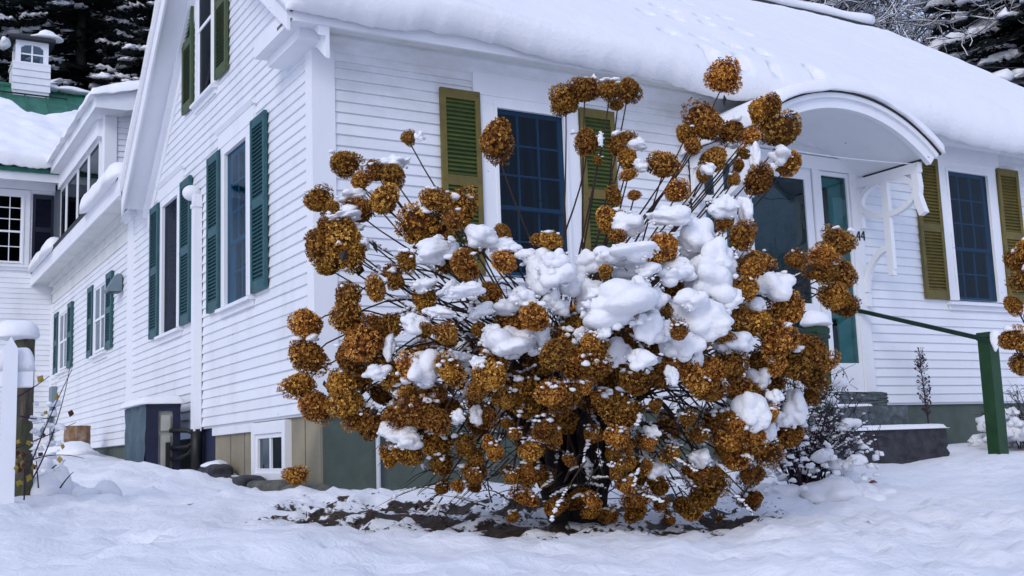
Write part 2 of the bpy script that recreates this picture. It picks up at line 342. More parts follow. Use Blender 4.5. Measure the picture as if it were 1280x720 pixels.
def ground_z(x, y):
    x = np.asarray(x, float); y = np.asarray(y, float)
    near = np.exp(-((x + .5) ** 2 + (y + 3) ** 2) / 60)
    z = g_base(x, y)
    z = z + .055 * fbm(x * .8, y * .8, 1, 3) + near * (.07 * fbm(x * 2.6, y * 2.6, 5, 3))
    tr = .35 + .65 * sstep(-.15, .25, fbm(x * .55, y * .55, 21, 2))                    # trampled tracts
    k = fbm(x * 6.5, y * 6.5, 9, 3); z = z + near * tr * (.12 * np.abs(k) - .03) + near * .024 * fbm(x * 13, y * 13, 33, 3)
    b = bed_mask(x, y)
    z = z - b * .05 + b * .05 * fbm(x * 7, y * 7, 41, 3)
    for (fx, fy, fr, dp) in FOOT:
        d2 = ((x - fx) ** 2 + (y - fy) ** 2) / fr ** 2
        z = z - dp * np.exp(-d2 ** 2) + dp * .35 * np.exp(-(np.sqrt(d2) - 1.35) ** 2 / .07)
    return z
FOOT = []
_rs = np.random.RandomState(5)
for (ax, ay, bx_, by_, n) in ((-3.3, -4.6, .1, -1.1, 11), (2.9, -5.4, 5.0, -1.9, 9), (-1.6, -4.9, -.4, -1.0, 8)):
    for i in range(n):
        t = i / (n - 1); px = ax + (bx_ - ax) * t + (.11 if i % 2 else -.11); py = ay + (by_ - ay) * t + _rs.uniform(-.05, .05)
        FOOT.append((px, py, .10 + .03 * _rs.rand(), .035 + .025 * _rs.rand()))
def gz(x, y): return float(ground_z(np.array([x]), np.array([y]))[0])
def build_ground():
    N = 600; t = np.linspace(-1, 1, N); s = np.sinh(5.55 * t) / math.sinh(5.55)
    xs = .2 + 420 * s; ys = -2.6 + 420 * s
    X, Y = np.meshgrid(xs, ys, indexing='ij'); Z = ground_z(X, Y)
    b = bed_mask(X, Y); n1 = fbm(X * 4.2, Y * 5.2, 51, 4); bare = np.clip(b * 1.0 - .36 + n1 * 1.2 + .95 * fbm(X * 10, Y * 13, 61, 3), 0, 1) * (b > .02)
    # wet leaf litter against the foundations
    edge = np.exp(-((X + .16) / .13) ** 2) * sstep(-.4, .2, Y) * (1 - sstep(1.8, 2.6, Y)) + np.exp(-((Y + .16) / .13) ** 2) * sstep(-.4, .2, X) * (1 - sstep(2.4, 3.2, X))
    bare = np.maximum(bare, np.clip(edge * 1.1 + n1 * .5 - .25, 0, 1)); Z = Z - .03 * bare
    v = np.stack([X, Y, Z], -1).reshape(-1, 3); i = np.arange(N * N).reshape(N, N)
    f = np.stack([i[:-1, :-1], i[1:, :-1], i[1:, 1:], i[:-1, 1:]], -1).reshape(-1, 4)
    me = bpy.data.meshes.new('snowy_ground'); me.vertices.add(len(v)); me.vertices.foreach_set('co', v.ravel())
    me.loops.add(f.size); me.loops.foreach_set('vertex_index', f.ravel().astype(np.int32))
    me.polygons.add(len(f)); me.polygons.foreach_set('loop_start', np.arange(0, f.size, 4, dtype=np.int32)); me.polygons.foreach_set('use_smooth', np.ones(len(f), bool))
    me.update(calc_edges=True); a = me.attributes.new('bare', 'FLOAT', 'POINT'); a.data.foreach_set('value', bare.ravel())
    me.materials.append(M['snow_ground']); o = place('snowy_ground', me, None, (0, 0, 0)); tag(o, kind='structure'); return o
build_ground()

# ------------------------------------------------------------------ house
house = empty('farmhouse', (4, 3, -.6))
tag(house, 'white clapboard farmhouse with shuttered windows and curved hood over the front door', 'house')
FF = FR['front']; FG = FR['gable']
CB = .0935
def board_mesh():
    p = [(0, CB * 1.04), (-.005, CB * 1.04), (-.021, .004), (-.019, 0), (0, 0)]
    v = [(x, a, b) for x in (0, 1) for a, b in p]; n = 5
    return mkmesh('clapboard', v, [tuple(range(n)), tuple(range(n, 2 * n))[::-1]] + [(i, n + i, n + (i + 1) % n, (i + 1) % n) for i in range(n)], M['white'])
BOARD = board_mesh(); BOARD_F = BOARD.copy(); BOARD_F.materials[0] = M['white_front']
def wall_sheath(F, name, u0, u1, z0, z1, ops, parent, mat, v0=.001, v1=.12, extra=None):
    us = sorted({u0, u1, *[o[0] for o in ops], *[o[1] for o in ops]}); zs = sorted({z0, z1, *[o[2] for o in ops], *[o[3] for o in ops]})
    us = [u for u in us if u0 <= u <= u1]; zs = [z for z in zs if z0 <= z <= z1]
    mb = MB()
    for a, b in zip(us, us[1:]):
        run = None
        for c, d in zip(zs, zs[1:]):
            hole = any(o[0] < (a + b) / 2 < o[1] and o[2] < (c + d) / 2 < o[3] for o in ops)
            if not hole: run = (run[0], d) if run else (c, d)
            if (hole or d == zs[-1]) and run: mb.box(a, b, v0, v1, run[0], run[1], F); run = None
    if extra: extra(mb)
    return mb.build(name, mat, parent)
def clapboards(F, wall, span, z0, z1, blocks, mesh=None, seed=0):
    rs = random.Random(seed); z = z0
    while z < z1:
        zc = z + CB / 2; a, b = span(zc); segs = [(a, b)]
        for (p, q, c, d) in blocks:
            if c < zc < d:
                ns = []
                for s0, s1 in segs:
                    if q <= s0 or p >= s1: ns.append((s0, s1)); continue
                    if p > s0: ns.append((s0, p))
                    if q < s1: ns.append((q, s1))
                segs = ns
        for s0, s1 in segs:
            if s1 - s0 > .04:
                o = place('clapboard', mesh or BOARD, wall, tow(F, s0, 0, z + rs.uniform(-.0015, .0015)), F[1] + rs.uniform(-.0004, .0004), (s1 - s0, 1, 1))
        z += CB
SLATM = {}
def slat_mesh(mat):
    if mat.name not in SLATM:
        p = [(-.006, -.016), (-.010, -.013), (.016, .020), (.020, .016)]
        v = [(x, a, b) for x in (0, 1) for a, b in p]; n = 4
        SLATM[mat.name] = mkmesh('louvre_slat', v, [tuple(range(n)), tuple(range(n, 2 * n))[::-1]] + [(i, n + i, n + (i + 1) % n, (i + 1) % n) for i in range(n)], mat)
    return SLATM[mat.name]
def shutter(F, parent, u0, u1, z0, z1, mf, ms, single=True, mid=.5, v=-.026, label=None, pitch=.036):
    mb = MB(); st = .05; th = .032; zm = z0 + (z1 - z0) * mid
    mb.box(u0, u0 + st, v - th, v, z0, z1, F).box(u1 - st, u1, v - th, v, z0, z1, F)
    rails = [(z0, z0 + .10), (zm - .045, zm + .045), (z1 - .085, z1)]
    for a, b in rails: mb.box(u0 + st, u1 - st, v - th + .002, v, a, b, F)
    for za in (z0 + .04, zm, z1 - .035):                      # fixing screws
        for uu in (u0 + .02, u1 - .02): mb.box(uu - .008, uu + .008, v - th - .004, v - th, za - .008, za + .008, F)
    sh = mb.build('shutter', mf, parent)
    if label: sh['label'] = label
    b2 = MB().box(u0 + st, u1 - st, v - .006, v - .001, z0 + .1, z1 - .085, F); b2.build('back_panel', ms, sh)
    k = MB()
    for a, b in ((rails[0][1], rails[1][0]), (rails[1][1], rails[2][0])):
        n = int((b - a) / pitch); dz = (b - a) / n
        for i in range(n):
            zc = a + (i + .5) * dz
            if single: place('louvre_slat', slat_mesh(ms), sh, tow(F, u0 + st, v - .020, zc), F[1], (u1 - u0 - 2 * st, 1, 1))
            else:
                q = [(-.006, -.016), (-.010, -.013), (.016, .020), (.020, .016)]
                k.prism([(v - .020 + y, zc + z) for y, z in q], 'x', u0 + st, u1 - st, F)
    if not single: tag(k.build('louvre_slats', ms, sh), kind='stuff')
    return sh
def curtain(F, parent, u0, u1, z0, z1, v, seed=0):
    rs = np.random.RandomState(seed); n = 60; us = np.linspace(u0, u1, n); ph = rs.rand(3) * 6
    vv = v + .030 * np.sin(us * 50 + ph[0] + 1.8 * np.sin(us * 9 + ph[1])) + .012 * np.sin(us * 96 + ph[2])
    mb = MB(); p = [tow(F, us[i], vv[i], z) for z in (z0, z1) for i in range(n)] + [tow(F, us[i], vv[i] + .004, z) for z in (z0, z1) for i in range(n)]
    f = [(i, i + 1, n + i + 1, n + i) for i in range(n - 1)] + [(2 * n + i, 3 * n + i, 3 * n + i + 1, 2 * n + i + 1) for i in range(n - 1)]
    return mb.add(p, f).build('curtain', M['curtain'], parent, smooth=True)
def window(F, parent, uc, z0, z1, gw, cols=3, up=3, low=2, meet=None, cas=.165, shallow=False, lintel=None, glass=None, cur=True, sill=True, panes=True, seed=0, bar=.016, storm=None):
    """z0..z1, gw: clear glass opening. Casing is the part, the rest its sub-parts."""
    u0, u1 = uc - gw / 2, uc + gw / 2; glass = glass or (M['glass'] if shallow else M['clear']); meet = meet if meet is not None else z0 + (z1 - z0) * .42
    dv = -.03 if shallow else 0.0      # sash plane shift for shallow windows
    mb = MB(); f = .03
    mb.box(u0 - cas, u0 - f, -.032, .03 if not shallow else 0, z0 - .02, z1 + .03, F).box(u1 + f, u1 + cas, -.032, .03 if not shallow else 0, z0 - .02, z1 + .03, F)
    mb.box(u0 - cas, u1 + cas, -.034, .03 if not shallow else 0, z1 + .03, z1 + .10, F)
    mb.box(u0 - f, u0, -.046, .10 if not shallow else 0, z0 - .02, z1 + .03, F).box(u1, u1 + f, -.046, .10 if not shallow else 0, z0 - .02, z1 + .03, F).box(u0, u1, -.047, .10 if not shallow else 0, z1, z1 + .03, F)
    wn = mb.build('window', M['white_trim'], parent)
    if sill: MB().prism([(-.085, z0 - .075), (-.085, z0 - .045), (.10 if not shallow else 0, z0 - .004), (.10 if not shallow else 0, z0 - .075)], 'x', u0 - cas - .02, u1 + cas + .02, F).box(u0 - cas, u1 + cas, -.04, 0, z0 - .13, z0 - .0755, F).build('sill', M['white_trim'], wn)
    if lintel:
        lz, lw = lintel
        MB().box(uc - lw / 2, uc + lw / 2, -.042, 0, z1 + .10, lz - .03, F).prism([(-.075, lz), (-.05, lz - .035), (0, lz - .035), (0, lz)], 'x', uc - lw / 2 - .03, uc + lw / 2 + .03, F).build('lintel', M['white_trim'], wn)
    rw = .03
    for (a, b, rows, v) in ((z0, meet + .02, low, .055), (meet - .015, z1, up, .022)):
        if shallow: v = -.030 if v < .05 else -.022
        mb = MB(); th = .022 if not shallow else .012
        mb.box(u0, u0 + rw, v, v + th, a, b, F).box(u1 - rw, u1, v, v + th, a, b, F).box(u0 + rw, u1 - rw, v, v + th, a, a + rw * 1.2, F).box(u0 + rw, u1 - rw, v, v + th, b - rw, b, F)
        ua, ub, za, zb = u0 + rw, u1 - rw, a + rw * 1.2, b - rw
        for i in range(1, cols): c = ua + (ub - ua) * i / cols; mb.box(c - bar / 2, c + bar / 2, v + .001, v + th - .002, za, zb, F)
        for j in range(1, rows): c = za + (zb - za) * j / rows; mb.box(ua, ub, v + .002, v + th - .003, c - bar / 2, c + bar / 2, F)
        mb.build('sash', M['white_trim'], wn)
        if panes:
            for i in range(cols):
                for j in range(rows):
                    pu0 = ua + (ub - ua) * i / cols; pu1 = ua + (ub - ua) * (i + 1) / cols; pz0 = za + (zb - za) * j / rows; pz1 = za + (zb - za) * (j + 1) / rows
                    MB().box(pu0 + .003, pu1 - .003, v + th * .45, v + th * .45 + .003, pz0 + .003, pz1 - .003, F).build('pane', glass, wn)
    if shallow: MB().box(u0, u1, -.008, -.002, z0, z1, F).build('pane_backing', M['room'], wn)  # dark sheet behind the glass stands in for the unlit room
    else: MB().box(u0 + .002, u1 - .002, -.012, -.008, z0 - .004, z1 - .002, F).build('storm_pane', storm or M['storm'], wn)
    if cur and not shallow:
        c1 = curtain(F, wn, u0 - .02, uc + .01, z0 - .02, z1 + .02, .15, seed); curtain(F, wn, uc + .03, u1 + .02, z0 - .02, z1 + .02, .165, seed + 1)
    return wn

# --- walls
W1, W2 = 2.03, 7.965; ZW0, ZW1 = 1.16, 2.645; GW = .70
fo = [(c - GW / 2 - .03, c + GW / 2 + .03, ZW0 - .02, ZW1 + .03) for c in (W1, W2)] + [(3.98, 6.02, .06, 2.44)]
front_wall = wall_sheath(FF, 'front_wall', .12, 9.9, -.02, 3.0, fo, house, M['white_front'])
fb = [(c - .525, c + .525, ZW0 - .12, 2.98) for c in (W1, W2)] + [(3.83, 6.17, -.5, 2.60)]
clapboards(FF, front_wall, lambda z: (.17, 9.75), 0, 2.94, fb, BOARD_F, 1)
G1, G0 = -2.04, -4.61
go = [(c - GW / 2 - .03, c + GW / 2 + .03, ZW0 - .02, ZW1 + .03) for c in (G1, G0)]
def rakez(y): return min(3.08 + .727 * (y + .36), 5.45 - .90 * (y - 2.9)) if y < 5.72 else 2.9
def gable_tri(mb): mb.prism([(0, 3.0), (-.12, 3.2), (-2.9, 5.36), (-5.55, 3.0)], 'y', .001, .12, FG)
gable_wall = wall_sheath(FG, 'gable_wall', -13.6, 0, -.02, 3.0, go, house, M['white'], extra=gable_tri)
gb = [(c - .525, c + .525, ZW0 - .12, 2.93) for c in (G1, G0)] + [(-3.16 - .45, -3.16 + .45, 3.42, 5.2), (-6.96, -6.62, -.2, 3.2)]
def gspan(z):
    if z < 3.0: return (-13.6, -.12)
    return (-(2.9 + (5.32 - z) / .90), -max(0.1, (z - 3.08) / .727 - .36 + .1))
clapboards(FG, gable_wall, gspan, 0, 5.15, gb + [(-8.82 - .52, -8.82 + .52, 1.2, 2.36), (-12.1 - .52, -12.1 + .52, 1.2, 2.36), (-14, -6.9, 2.6, 3.3)], None, 2)
clapboards(FG, gable_wall, lambda z: (-13.6, -6.96), -.0935, -.02, [], None, 3)
# corner boards, skirt, frieze, cornice
MB().box(-.028, .17, -.028, .0, -.01, 2.98).box(-.028, .0, .0, .125, -.01, 2.98).build('corner_board', M['white_trim'], house)
MB().box(9.75, 9.93, -.028, 0, -.01, 2.98).build('corner_board', M['white_trim'], house)
cbm = MB().box(-.035, 0, 6.62, 6.94, -.1, 2.82)
cbm.box(-.07, 0, 6.58, 6.98, 2.82, 2.86).box(-.11, 0, 6.52, 7.02, 2.86, 2.95); cbm.build('corner_board', M['white_trim'], house)
MB().box(-.03, 0, 13.42, 13.6, -.1, 2.6).build('corner_board', M['white_trim'], house)
MB().box(.17, 9.75, -.024, -.0005, 2.86, 2.965).prism([(-.026, 2.93), (-.13, 3.02), (-.13, 3.06), (0, 3.06)], 'x', -.1, 9.95).build('frieze', M['white_front'], house)
MB().box(-.30, 10.12, -.34, .02, 3.045, 3.075).build('soffit', M['soffit'], house)
MB().box(-.30, 10.12, -.372, -.34, 3.0, 3.15).prism([(-.372, 3.10), (-.41, 3.15), (-.372, 3.15)], 'x', -.3, 10.12).build('fascia', M['white_trim'], house)
# cornice return at the front corner
MB().box(-.30, -.0, -.338, .62, 3.01, 3.16).box(-.20, -.0, -.22, .56, 2.93, 3.0095).prism([(-.30, 3.16), (0, 3.16), (0, 3.34)], 'y', -.30, .60).build('cornice_return', M['white_trim'], house)
# roof
roof = MB()
roof.prism([(-.36, 3.08), (2.9, 5.45), (2.9, 5.55), (-.40, 3.15)], 'x', -.32, 10.15).prism([(2.9, 5.45), (5.85, 2.795), (5.88, 2.89), (2.9, 5.55)], 'x', -.32, 10.15)
roof = roof.build('roof', M['shingle'], house)
def rake_parts():
    a, b = (-.36, 3.08), (2.9, 5.45); c = (5.80, 2.84)
    for (p, q, lo) in ((a, b, .16), (b, c, .16)):
        m = MB(); m.prism([(p[0], p[1] - lo), (q[0], q[1] - lo), (q[0], q[1] + .06), (p[0], p[1] + .06)], 'x', -.345, -.322); m.build('rake_board', M['white_trim'], house)
        m = MB(); m.prism([(p[0], p[1] - .06), (q[0], q[1] - .06), (q[0], q[1] - .012), (p[0], p[1] - .012)], 'x', -.322, -.03); m.build('rake_soffit', M['white_trim'], house)
        m = MB(); m.prism([(p[0], p[1] - .34), (q[0], q[1] - .34), (q[0], q[1] - .06), (p[0], p[1] - .06)], 'x', -.029, -.0015)
        m.prism([(p[0], p[1] - .16), (q[0], q[1] - .16), (q[0], q[1] - .06), (p[0], p[1] - .06)], 'x', -.09, -.0295); m.build('rake_frieze', M['white_trim'], house)
rake_parts()
# rear and far end of the house (closed volume)
MB().box(9.78, 9.9, .12, 5.8, -.6, 3.0).prism([(0.2, 3.0), (2.9, 5.3), (5.6, 3.0)], 'x', 9.78, 9.9).build('end_wall', M['white'], house)
MB().box(3.5, 9.9, 5.68, 5.8, -.6, 3.0).build('back_wall', M['white'], house)
MB().box(.6, 9.7, .5, 5.6, -.5, 2.9).build('interior_light_block', M['room'], house)  # dark box added inside the walls to stop light leaking through
# foundation
fnd = MB().box(.05, 9.85, .03, .18, -1.3, -.021); fnd.build('foundation', M['concrete_green'], house)
fnd = MB().box(.03, .18, .0301, 2.95, -1.3, -.021); fg = fnd.build('foundation', M['concrete'], house)
MB().box(.035, .18, 2.951, 3.75, -1.3, -.021).build('foundation', M['bluefound'], house)
MB().box(.03, .18, 3.751, 13.6, -1.3, -.101).build('foundation', M['concrete_green'], house)
for y in (.36, 1.98, 2.42): MB().box(.026, .03, y - .004, y + .004, -.9, -.03).build('form_joint', M['ledge'], fg)
MB().box(-.005, .10, 1.62, 2.95, -.10, -.022).build('sill_board', M['white'], house)
# windows
wf = window(FF, house, W1, ZW0, ZW1, GW, meet=1.765, lintel=(2.985, 1.16), seed=3)
wf2 = window(FF, house, W2, ZW0, ZW1, GW, meet=1.75, lintel=(2.975, 1.16), seed=9)
wg1 = window(FG, house, G1, ZW0, ZW1, GW, meet=1.75, lintel=(2.93, 1.16), storm=M['storm_side'], seed=21)
wg0 = window(FG, house, G0, ZW0, ZW1, GW, meet=1.75, lintel=(2.93, 1.16), storm=M['storm_dark'], cur=False, seed=31)
wgu = window(FG, house, -3.16, 3.52, 4.98, .56, cols=1, up=1, low=1, meet=4.28, cas=.12, shallow=True, glass=M['glass_dark'], sill=True)
for c in (-8.82, -12.1):
    we = window(FG, house, c, 1.30, 2.27, .84, cols=2, up=1, low=1, meet=1.78, cas=.09, shallow=True, glass=M['glass'], bar=.09)
    for s in (-1, 1): shutter(FG, house, c + s * .72 - .2, c + s * .72 + .2, 1.27, 2.35, M['teal'], M['teal'], single=False)
for c in (W1, W2):
    shutter(FF, house, c - .525 - .385, c - .525, 1.14, 2.755, M['olive'], M['olive_slat'] if c == W1 else M['olive'])
    shutter(FF, house, c + .525, c + .525 + .385, 1.14, 2.755, M['olive'], M['olive_slat'] if c == W1 else M['olive'])
for c in (G1, G0):
    for s in (-1, 1): shutter(FG, house, c + s * .735 - .205, c + s * .735 + .205, 1.13, 2.735, M['teal'], M['teal'], v=-.03)
for s in (-1, 1): shutter(FG, house, -3.16 + s * .66 - .2, -3.16 + s * .66 + .2, 3.50, 5.05, M['green_sh'], M['green_sh'], single=False, v=-.03)

# --- front door with side lights
dm = MB()
dm.box(3.83, 3.98, -.035, .02, -.02, 2.46, FF).box(6.02, 6.17, -.035, .02, -.02, 2.46, FF).box(3.83, 6.17, -.037, .02, 2.46, 2.60, FF)
dm.box(4.40, 4.52, -.03, .06, .1, 2.46, FF).box(5.48, 5.58, -.03, .06, .1, 2.46, FF).box(3.98, 6.02, -.04, .10, .02, .12, FF)
door_surround = dm.build('door_surround', M['white_trim'], house)
door = MB(); a, b = 4.53, 5.47
door.box(a, a + .095, -.01, .03, .13, 2.44, FF).box(b - .095, b, -.01, .03, .13, 2.44, FF).box(a + .095, b - .095, -.01, .03, 2.34, 2.44, FF).box(a + .095, b - .095, -.01, .03, .13, .30, FF).box(a + .095, b - .095, -.01, .03, .95, 1.03, FF)
door = door.build('storm_door', M['white_trim'], house)
MB().box(a + .095, b - .095, .008, .012, 1.03, 2.34, FF).build('pane', M['glass_teal'], door); MB().box(a + .095, b - .095, .008, .012, .30, .95, FF).build('pane', M['glass_teal'], door)
MB().box(a + .03, a + .055, -.06, -.01, 1.05, 1.2, FF).build('handle', M['black'], door)
MB().box(a + .02, b - .02, .16, .20, .13, 2.44, FF).box(a + .15, a + .4, .15, .16, 1.3, 2.2, FF).box(b - .4, b - .15, .15, .16, 1.3, 2.2, FF).build('inner_door', pmat('inner_door_paint', (.06, .16, .19), (.03, .09, .13), 2.2, .5), house)
for (a, b) in ((3.985, 4.395), (5.585, 6.015)):
    sl = MB(); sl.box(a, a + .03, -.015, .03, .12, 2.45, FF).box(b - .03, b, -.015, .03, .12, 2.45, FF).box(a + .03, b - .03, -.015, .03, 2.41, 2.45, FF).box(a + .03, b - .03, -.015, .03, .12, .42, FF)
    sl = sl.build('side_light', M['white_trim'], house); MB().box(a + .03, b - .03, .005, .009, .42, 2.41, FF).build('pane', glass_mat('side_light_glass', (.42, .62, .62)) if 'sl' not in M else M['sl'], sl)
    inn = MB(); inn.box(a + .03, a + .07, .07, .10, .42, 2.41, FF).box(a + .21, b - .03, .07, .10, .42, 2.41, FF)
    for z in (.42, .9, 1.38, 1.86, 2.30): inn.box(a + .07, a + .21, .07, .10, z, z + (.05 if z < 2.3 else .11), FF)
    inn.build('inner_frame', M['white_trim'], sl)
    for z in (.47, .95, 1.43, 1.91): MB().box(a + .072, a + .208, .085, .089, z, z + .38, FF).build('pane', M['glass_dark'], sl)
    MB().box(a + .02, b - .02, -.022, -.0155, 2.0, 2.05, FF).build('hinge', M['black'], sl) if False else None
def digit4(u, z, h):
    m = MB(); t = h * .13
    m.box(u + h * .38, u + h * .38 + t, -.045, -.036, z, z + h, FF).box(u, u + h * .55, -.0445, -.036, z + h * .30, z + h * .30 + t, FF)
    m.prism([(u, z + h * .30 + t), (u + t, z + h * .30 + t), (u + h * .38 + t * .4, z + h), (u + h * .38 - t * .3, z + h)], 'y', -.0442, -.036)
    return m.build('house_number', M['black'], house)
digit4(6.05, 1.73, .10); digit4(6.12, 1.735, .10)

# --- curved hood
hood = empty('door_hood', (5.0, -.5, 2.4), house)
HC, HW, HZ, HR = 5.0, 1.2, 2.40, .45
Rr = (HW ** 2 + HR ** 2) / (2 * HR)
def arc(off=0, n=28, wid=1.0):
    A = math.asin(HW * wid / Rr); return [(HC + (Rr + off) * math.sin(t), HZ + HR - Rr + (Rr + off) * math.cos(t)) for t in np.linspace(-A, A, n)]
def arcband(o0, o1, y0, y1, mat, name, wid=1.0, n=28):
    p, q = arc(o0, n, wid), arc(o1, n, wid); m = MB()
    for i in range(n - 1): m.prism([p[i], p[i + 1], q[i + 1], q[i]], 'y', y0, y1)
    return m.build(name, mat, hood)
arcband(-.02, .03, -.93, -.005, M['white_trim'], 'ceiling_panel', .96)
arcband(-.075, .02, -.985, -.93, M['white_trim'], 'arch_trim'); arcband(.02, .065, -1.02, -.94, M['white_trim'], 'arch_trim', 1.0)
arcband(.066, .082, -1.035, -.005, M['black'], 'roof_edge', 1.01)
ys = np.linspace(-.93, -.03, 9)
for s in (-1, 1):
    x0 = HC + s * 1.14; br = MB(); th = (x0 - .03, x0 + .03)
    o_ = lambda o, z: (-o, z)
    br.ribbon([o_(0, 2.345), o_(.86, 2.345)], .10, *th)
    br.ribbon([o_(.035, 2.30), o_(.035, 1.86)], .075, *th)
    br.ribbon([o_(.40, 2.30), o_(.40, 1.36)], .08, th[0] + .004, th[1] - .004)
    br.ribbon([o_(.80, 2.31), o_(.815, 2.15), o_(.80, 2.06), o_(.83, 1.95), o_(.86, 1.86)], .08, th[0] - .004, th[1] + .004)
    el = [o_(.42 + .36 * math.cos(t), 2.13 + .19 * math.sin(t)) for t in np.linspace(0, 2 * math.pi, 34)]
    br.ribbon(el, .055, th[0] + .003, th[1] - .003)
    br.ribbon([o_(.40 - .36 * math.sin(t) * 1.0, 1.60 - .46 * (1 - math.cos(t))) for t in np.linspace(0, 1.5, 12)], .065, th[0] + .006, th[1] - .006)
    br.ribbon([o_(.40, 1.36), o_(.40, 1.30)], .06, *th).ribbon([o_(.035, 1.16), o_(.035, 1.02)], .07, *th)
    br.build('bracket', M['white_trim'], hood)
p0, p1 = Vector((3.9, -.8, 2.37)), Vector((6.1, -.85, 2.37))
MB().tube([p0.lerp(p1, t) + Vector((0, 0, -.03 * math.sin(math.pi * t))) for t in np.linspace(0, 1, 12)], .006, 5).build('cord', M['pvc'], hood)

# --- ell: eave, frieze, roof, dormer
MB().box(-.36, 0, 5.78, 13.6, 2.985, 3.01).build('soffit', M['soffit'], house)
MB().box(-.385, -.36, 5.76, 13.6, 2.93, 3.20).build('fascia', M['white_trim'], house)
em = MB().box(-.03, 0, 6.94, 13.42, 2.60, 2.985).box(-.10, -.03, 6.94, 13.42, 2.90, 2.985).box(-.055, -.03, 6.94, 13.42, 2.76, 2.80); em.build('frieze', M['soffit'], house)
MB().prism([(-.39, 3.15), (3.4, 5.75), (3.4, 5.83), (-.40, 3.215)], 'y', 5.82, 13.58).build('ell_roof', M['shingle'], house)
FD = ((.1, 0, 0), -math.pi / 2)
dorm = MB(); dorm.box(.101, .22, 9.2, 13.35, 3.2, 4.96).box(.22, 3.0, 9.201, 9.3, 3.2, 5.3); dorm = dorm.build('dormer_wall', M['white'], house)
clapboards(((.22, 9.2, 0), 0), dorm, lambda z: (.03, 2.6), 3.4, 5.2, [], None, 8)
MB().box(.06, .24, 9.165, 9.2, 3.3, 4.96).box(.065, .10, 9.2, 9.42, 3.3, 4.96).build('corner_board', M['white_trim'], house)
MB().prism([(-.15, 4.96), (-.15, 5.14), (3.0, 5.93), (3.0, 5.62), (.3, 4.96)], 'y', 8.78, 13.38).build('dormer_roof', M['white_trim'], house)
MB().box(.0, .099, 9.42, 13.3, 4.70, 4.958).build('dormer_frieze', M['white_trim'], house)
for (a, b) in ((9.64, 10.42), (10.60, 11.45), (11.63, 12.6), (12.78, 13.3)):
    dwn = MB().box(-b - .03, -a + .03, -.02, 0, 3.45, 4.72, FD).box(-b - .03, -b, -.04, -.02, 3.45, 4.72, FD).box(-a, -a + .03, -.04, -.02, 3.45, 4.72, FD).box(-b, -a, -.04, -.02, 4.66, 4.72, FD)
    dwn = dwn.build('dormer_window', M['white_trim'], house); MB().box(-b, -a, -.0225, -.0205, 3.5, 4.66, FD).build('pane_backing', M['room'], dwn); MB().box(-b + .004, -a - .004, -.031, -.028, 3.5, 4.656, FD).build('pane', M['glass_dark'], dwn)  # dark backing sheet in place of the unlit dormer interior

# --- small fittings on the gable side
ls = MB().box(-.105, -.022, 3.28, 3.39, -.04, 2.44); ls.box(-.115, -.022, 3.265, 3.405, 2.30, 2.34)
ls = ls.build('line_set_cover', M['white_trim'], house)
v, f = ico(3); MB().add([(p[0] * .10 - .09, p[1] * .09 + 3.44, p[2] * .085 + 2.48) for p in v], f).tube([(-.07, 3.46, 2.48), (-.03, 3.6, 2.5), (0, 3.6, 2.5)], .06, 10).build('elbow_cap', M['white_trim'], ls, smooth=True)
MB().box(-.05, -.022, 3.44, 3.52, .30, .62).build('junction_box', M['grey'], house)
vh = MB(); vh.prism([(-.035, 1.96), (-.035, 2.20), (-.10, 2.20), (-.22, 1.99), (-.22, 1.96)], 'y', 7.25, 7.50); vh.build('vent_hood', M['grey'], house)
MB().box(-.19, -.05, 7.28, 7.47, 1.953, 1.9595).build('vent_flap', M['black'], house)
MB().box(-.10, -.022, 12.75, 13.1, .70, 1.05).tube([(-.06, 13.0, .72), (-.06, 13.0, .2), (-.06, 13.0, -.3)], .035, 8).tube([(-.08, 12.9, .7), (-.12, 12.95, .45), (-.2, 13.15, .3), (-.2, 13.3, .2)], .03, 8).build('meter_box', M['grey'], house)
# basement window
bw = MB(); F = FG
bw.box(-1.60, -1.52, -.03, .05, -.50, -.03, F).box(-.77, -.69, -.03, .05, -.50, -.03, F).box(-1.52, -.77, -.028, .05, -.13, -.03, F).box(-1.52, -.77, -.028, .05, -.53, -.47, F).box(-1.52, -1.47, -.01, .045, -.47, -.13, F).box(-.82, -.77, -.01, .045, -.47, -.13, F).box(-1.47, -.82, -.01, .045, -.17, -.13, F).box(-1.47, -.82, -.01, .045, -.47, -.43, F).box(-1.16, -1.12, -.005, .04, -.43, -.17, F)
bw = bw.build('basement_window', M['white_trim'], house)
MB().box(-1.47, -1.16, .012, .015, -.43, -.17, F).build('pane', M['glass'], bw); MB().box(-1.12, -.82, .012, .015, -.43, -.17, F).build('pane', M['glass_dark'], bw)
MB().box(-1.47, -1.16, .020, .026, -.43, -.17, F).build('pane_backing', pmat('dusty_blind', (.18, .24, .26), None, 5, .9), bw)
MB().box(-1.12, -.82, .020, .026, -.43, -.17, F).build('pane_backing', M['room'], bw)  # dark sheet in place of the unlit basement
MB().tube([(.50, -.005, -.03), (.50, -.005, -.62)], .018, 10).build('drain_pipe', M['pvc'], house)
# ridge cap and roof vent
MB().tube([(2, 2.93, 5.78), (10.05, 2.93, 5.78)], .07, 10).build('ridge_cap', M['shingle'], roof)

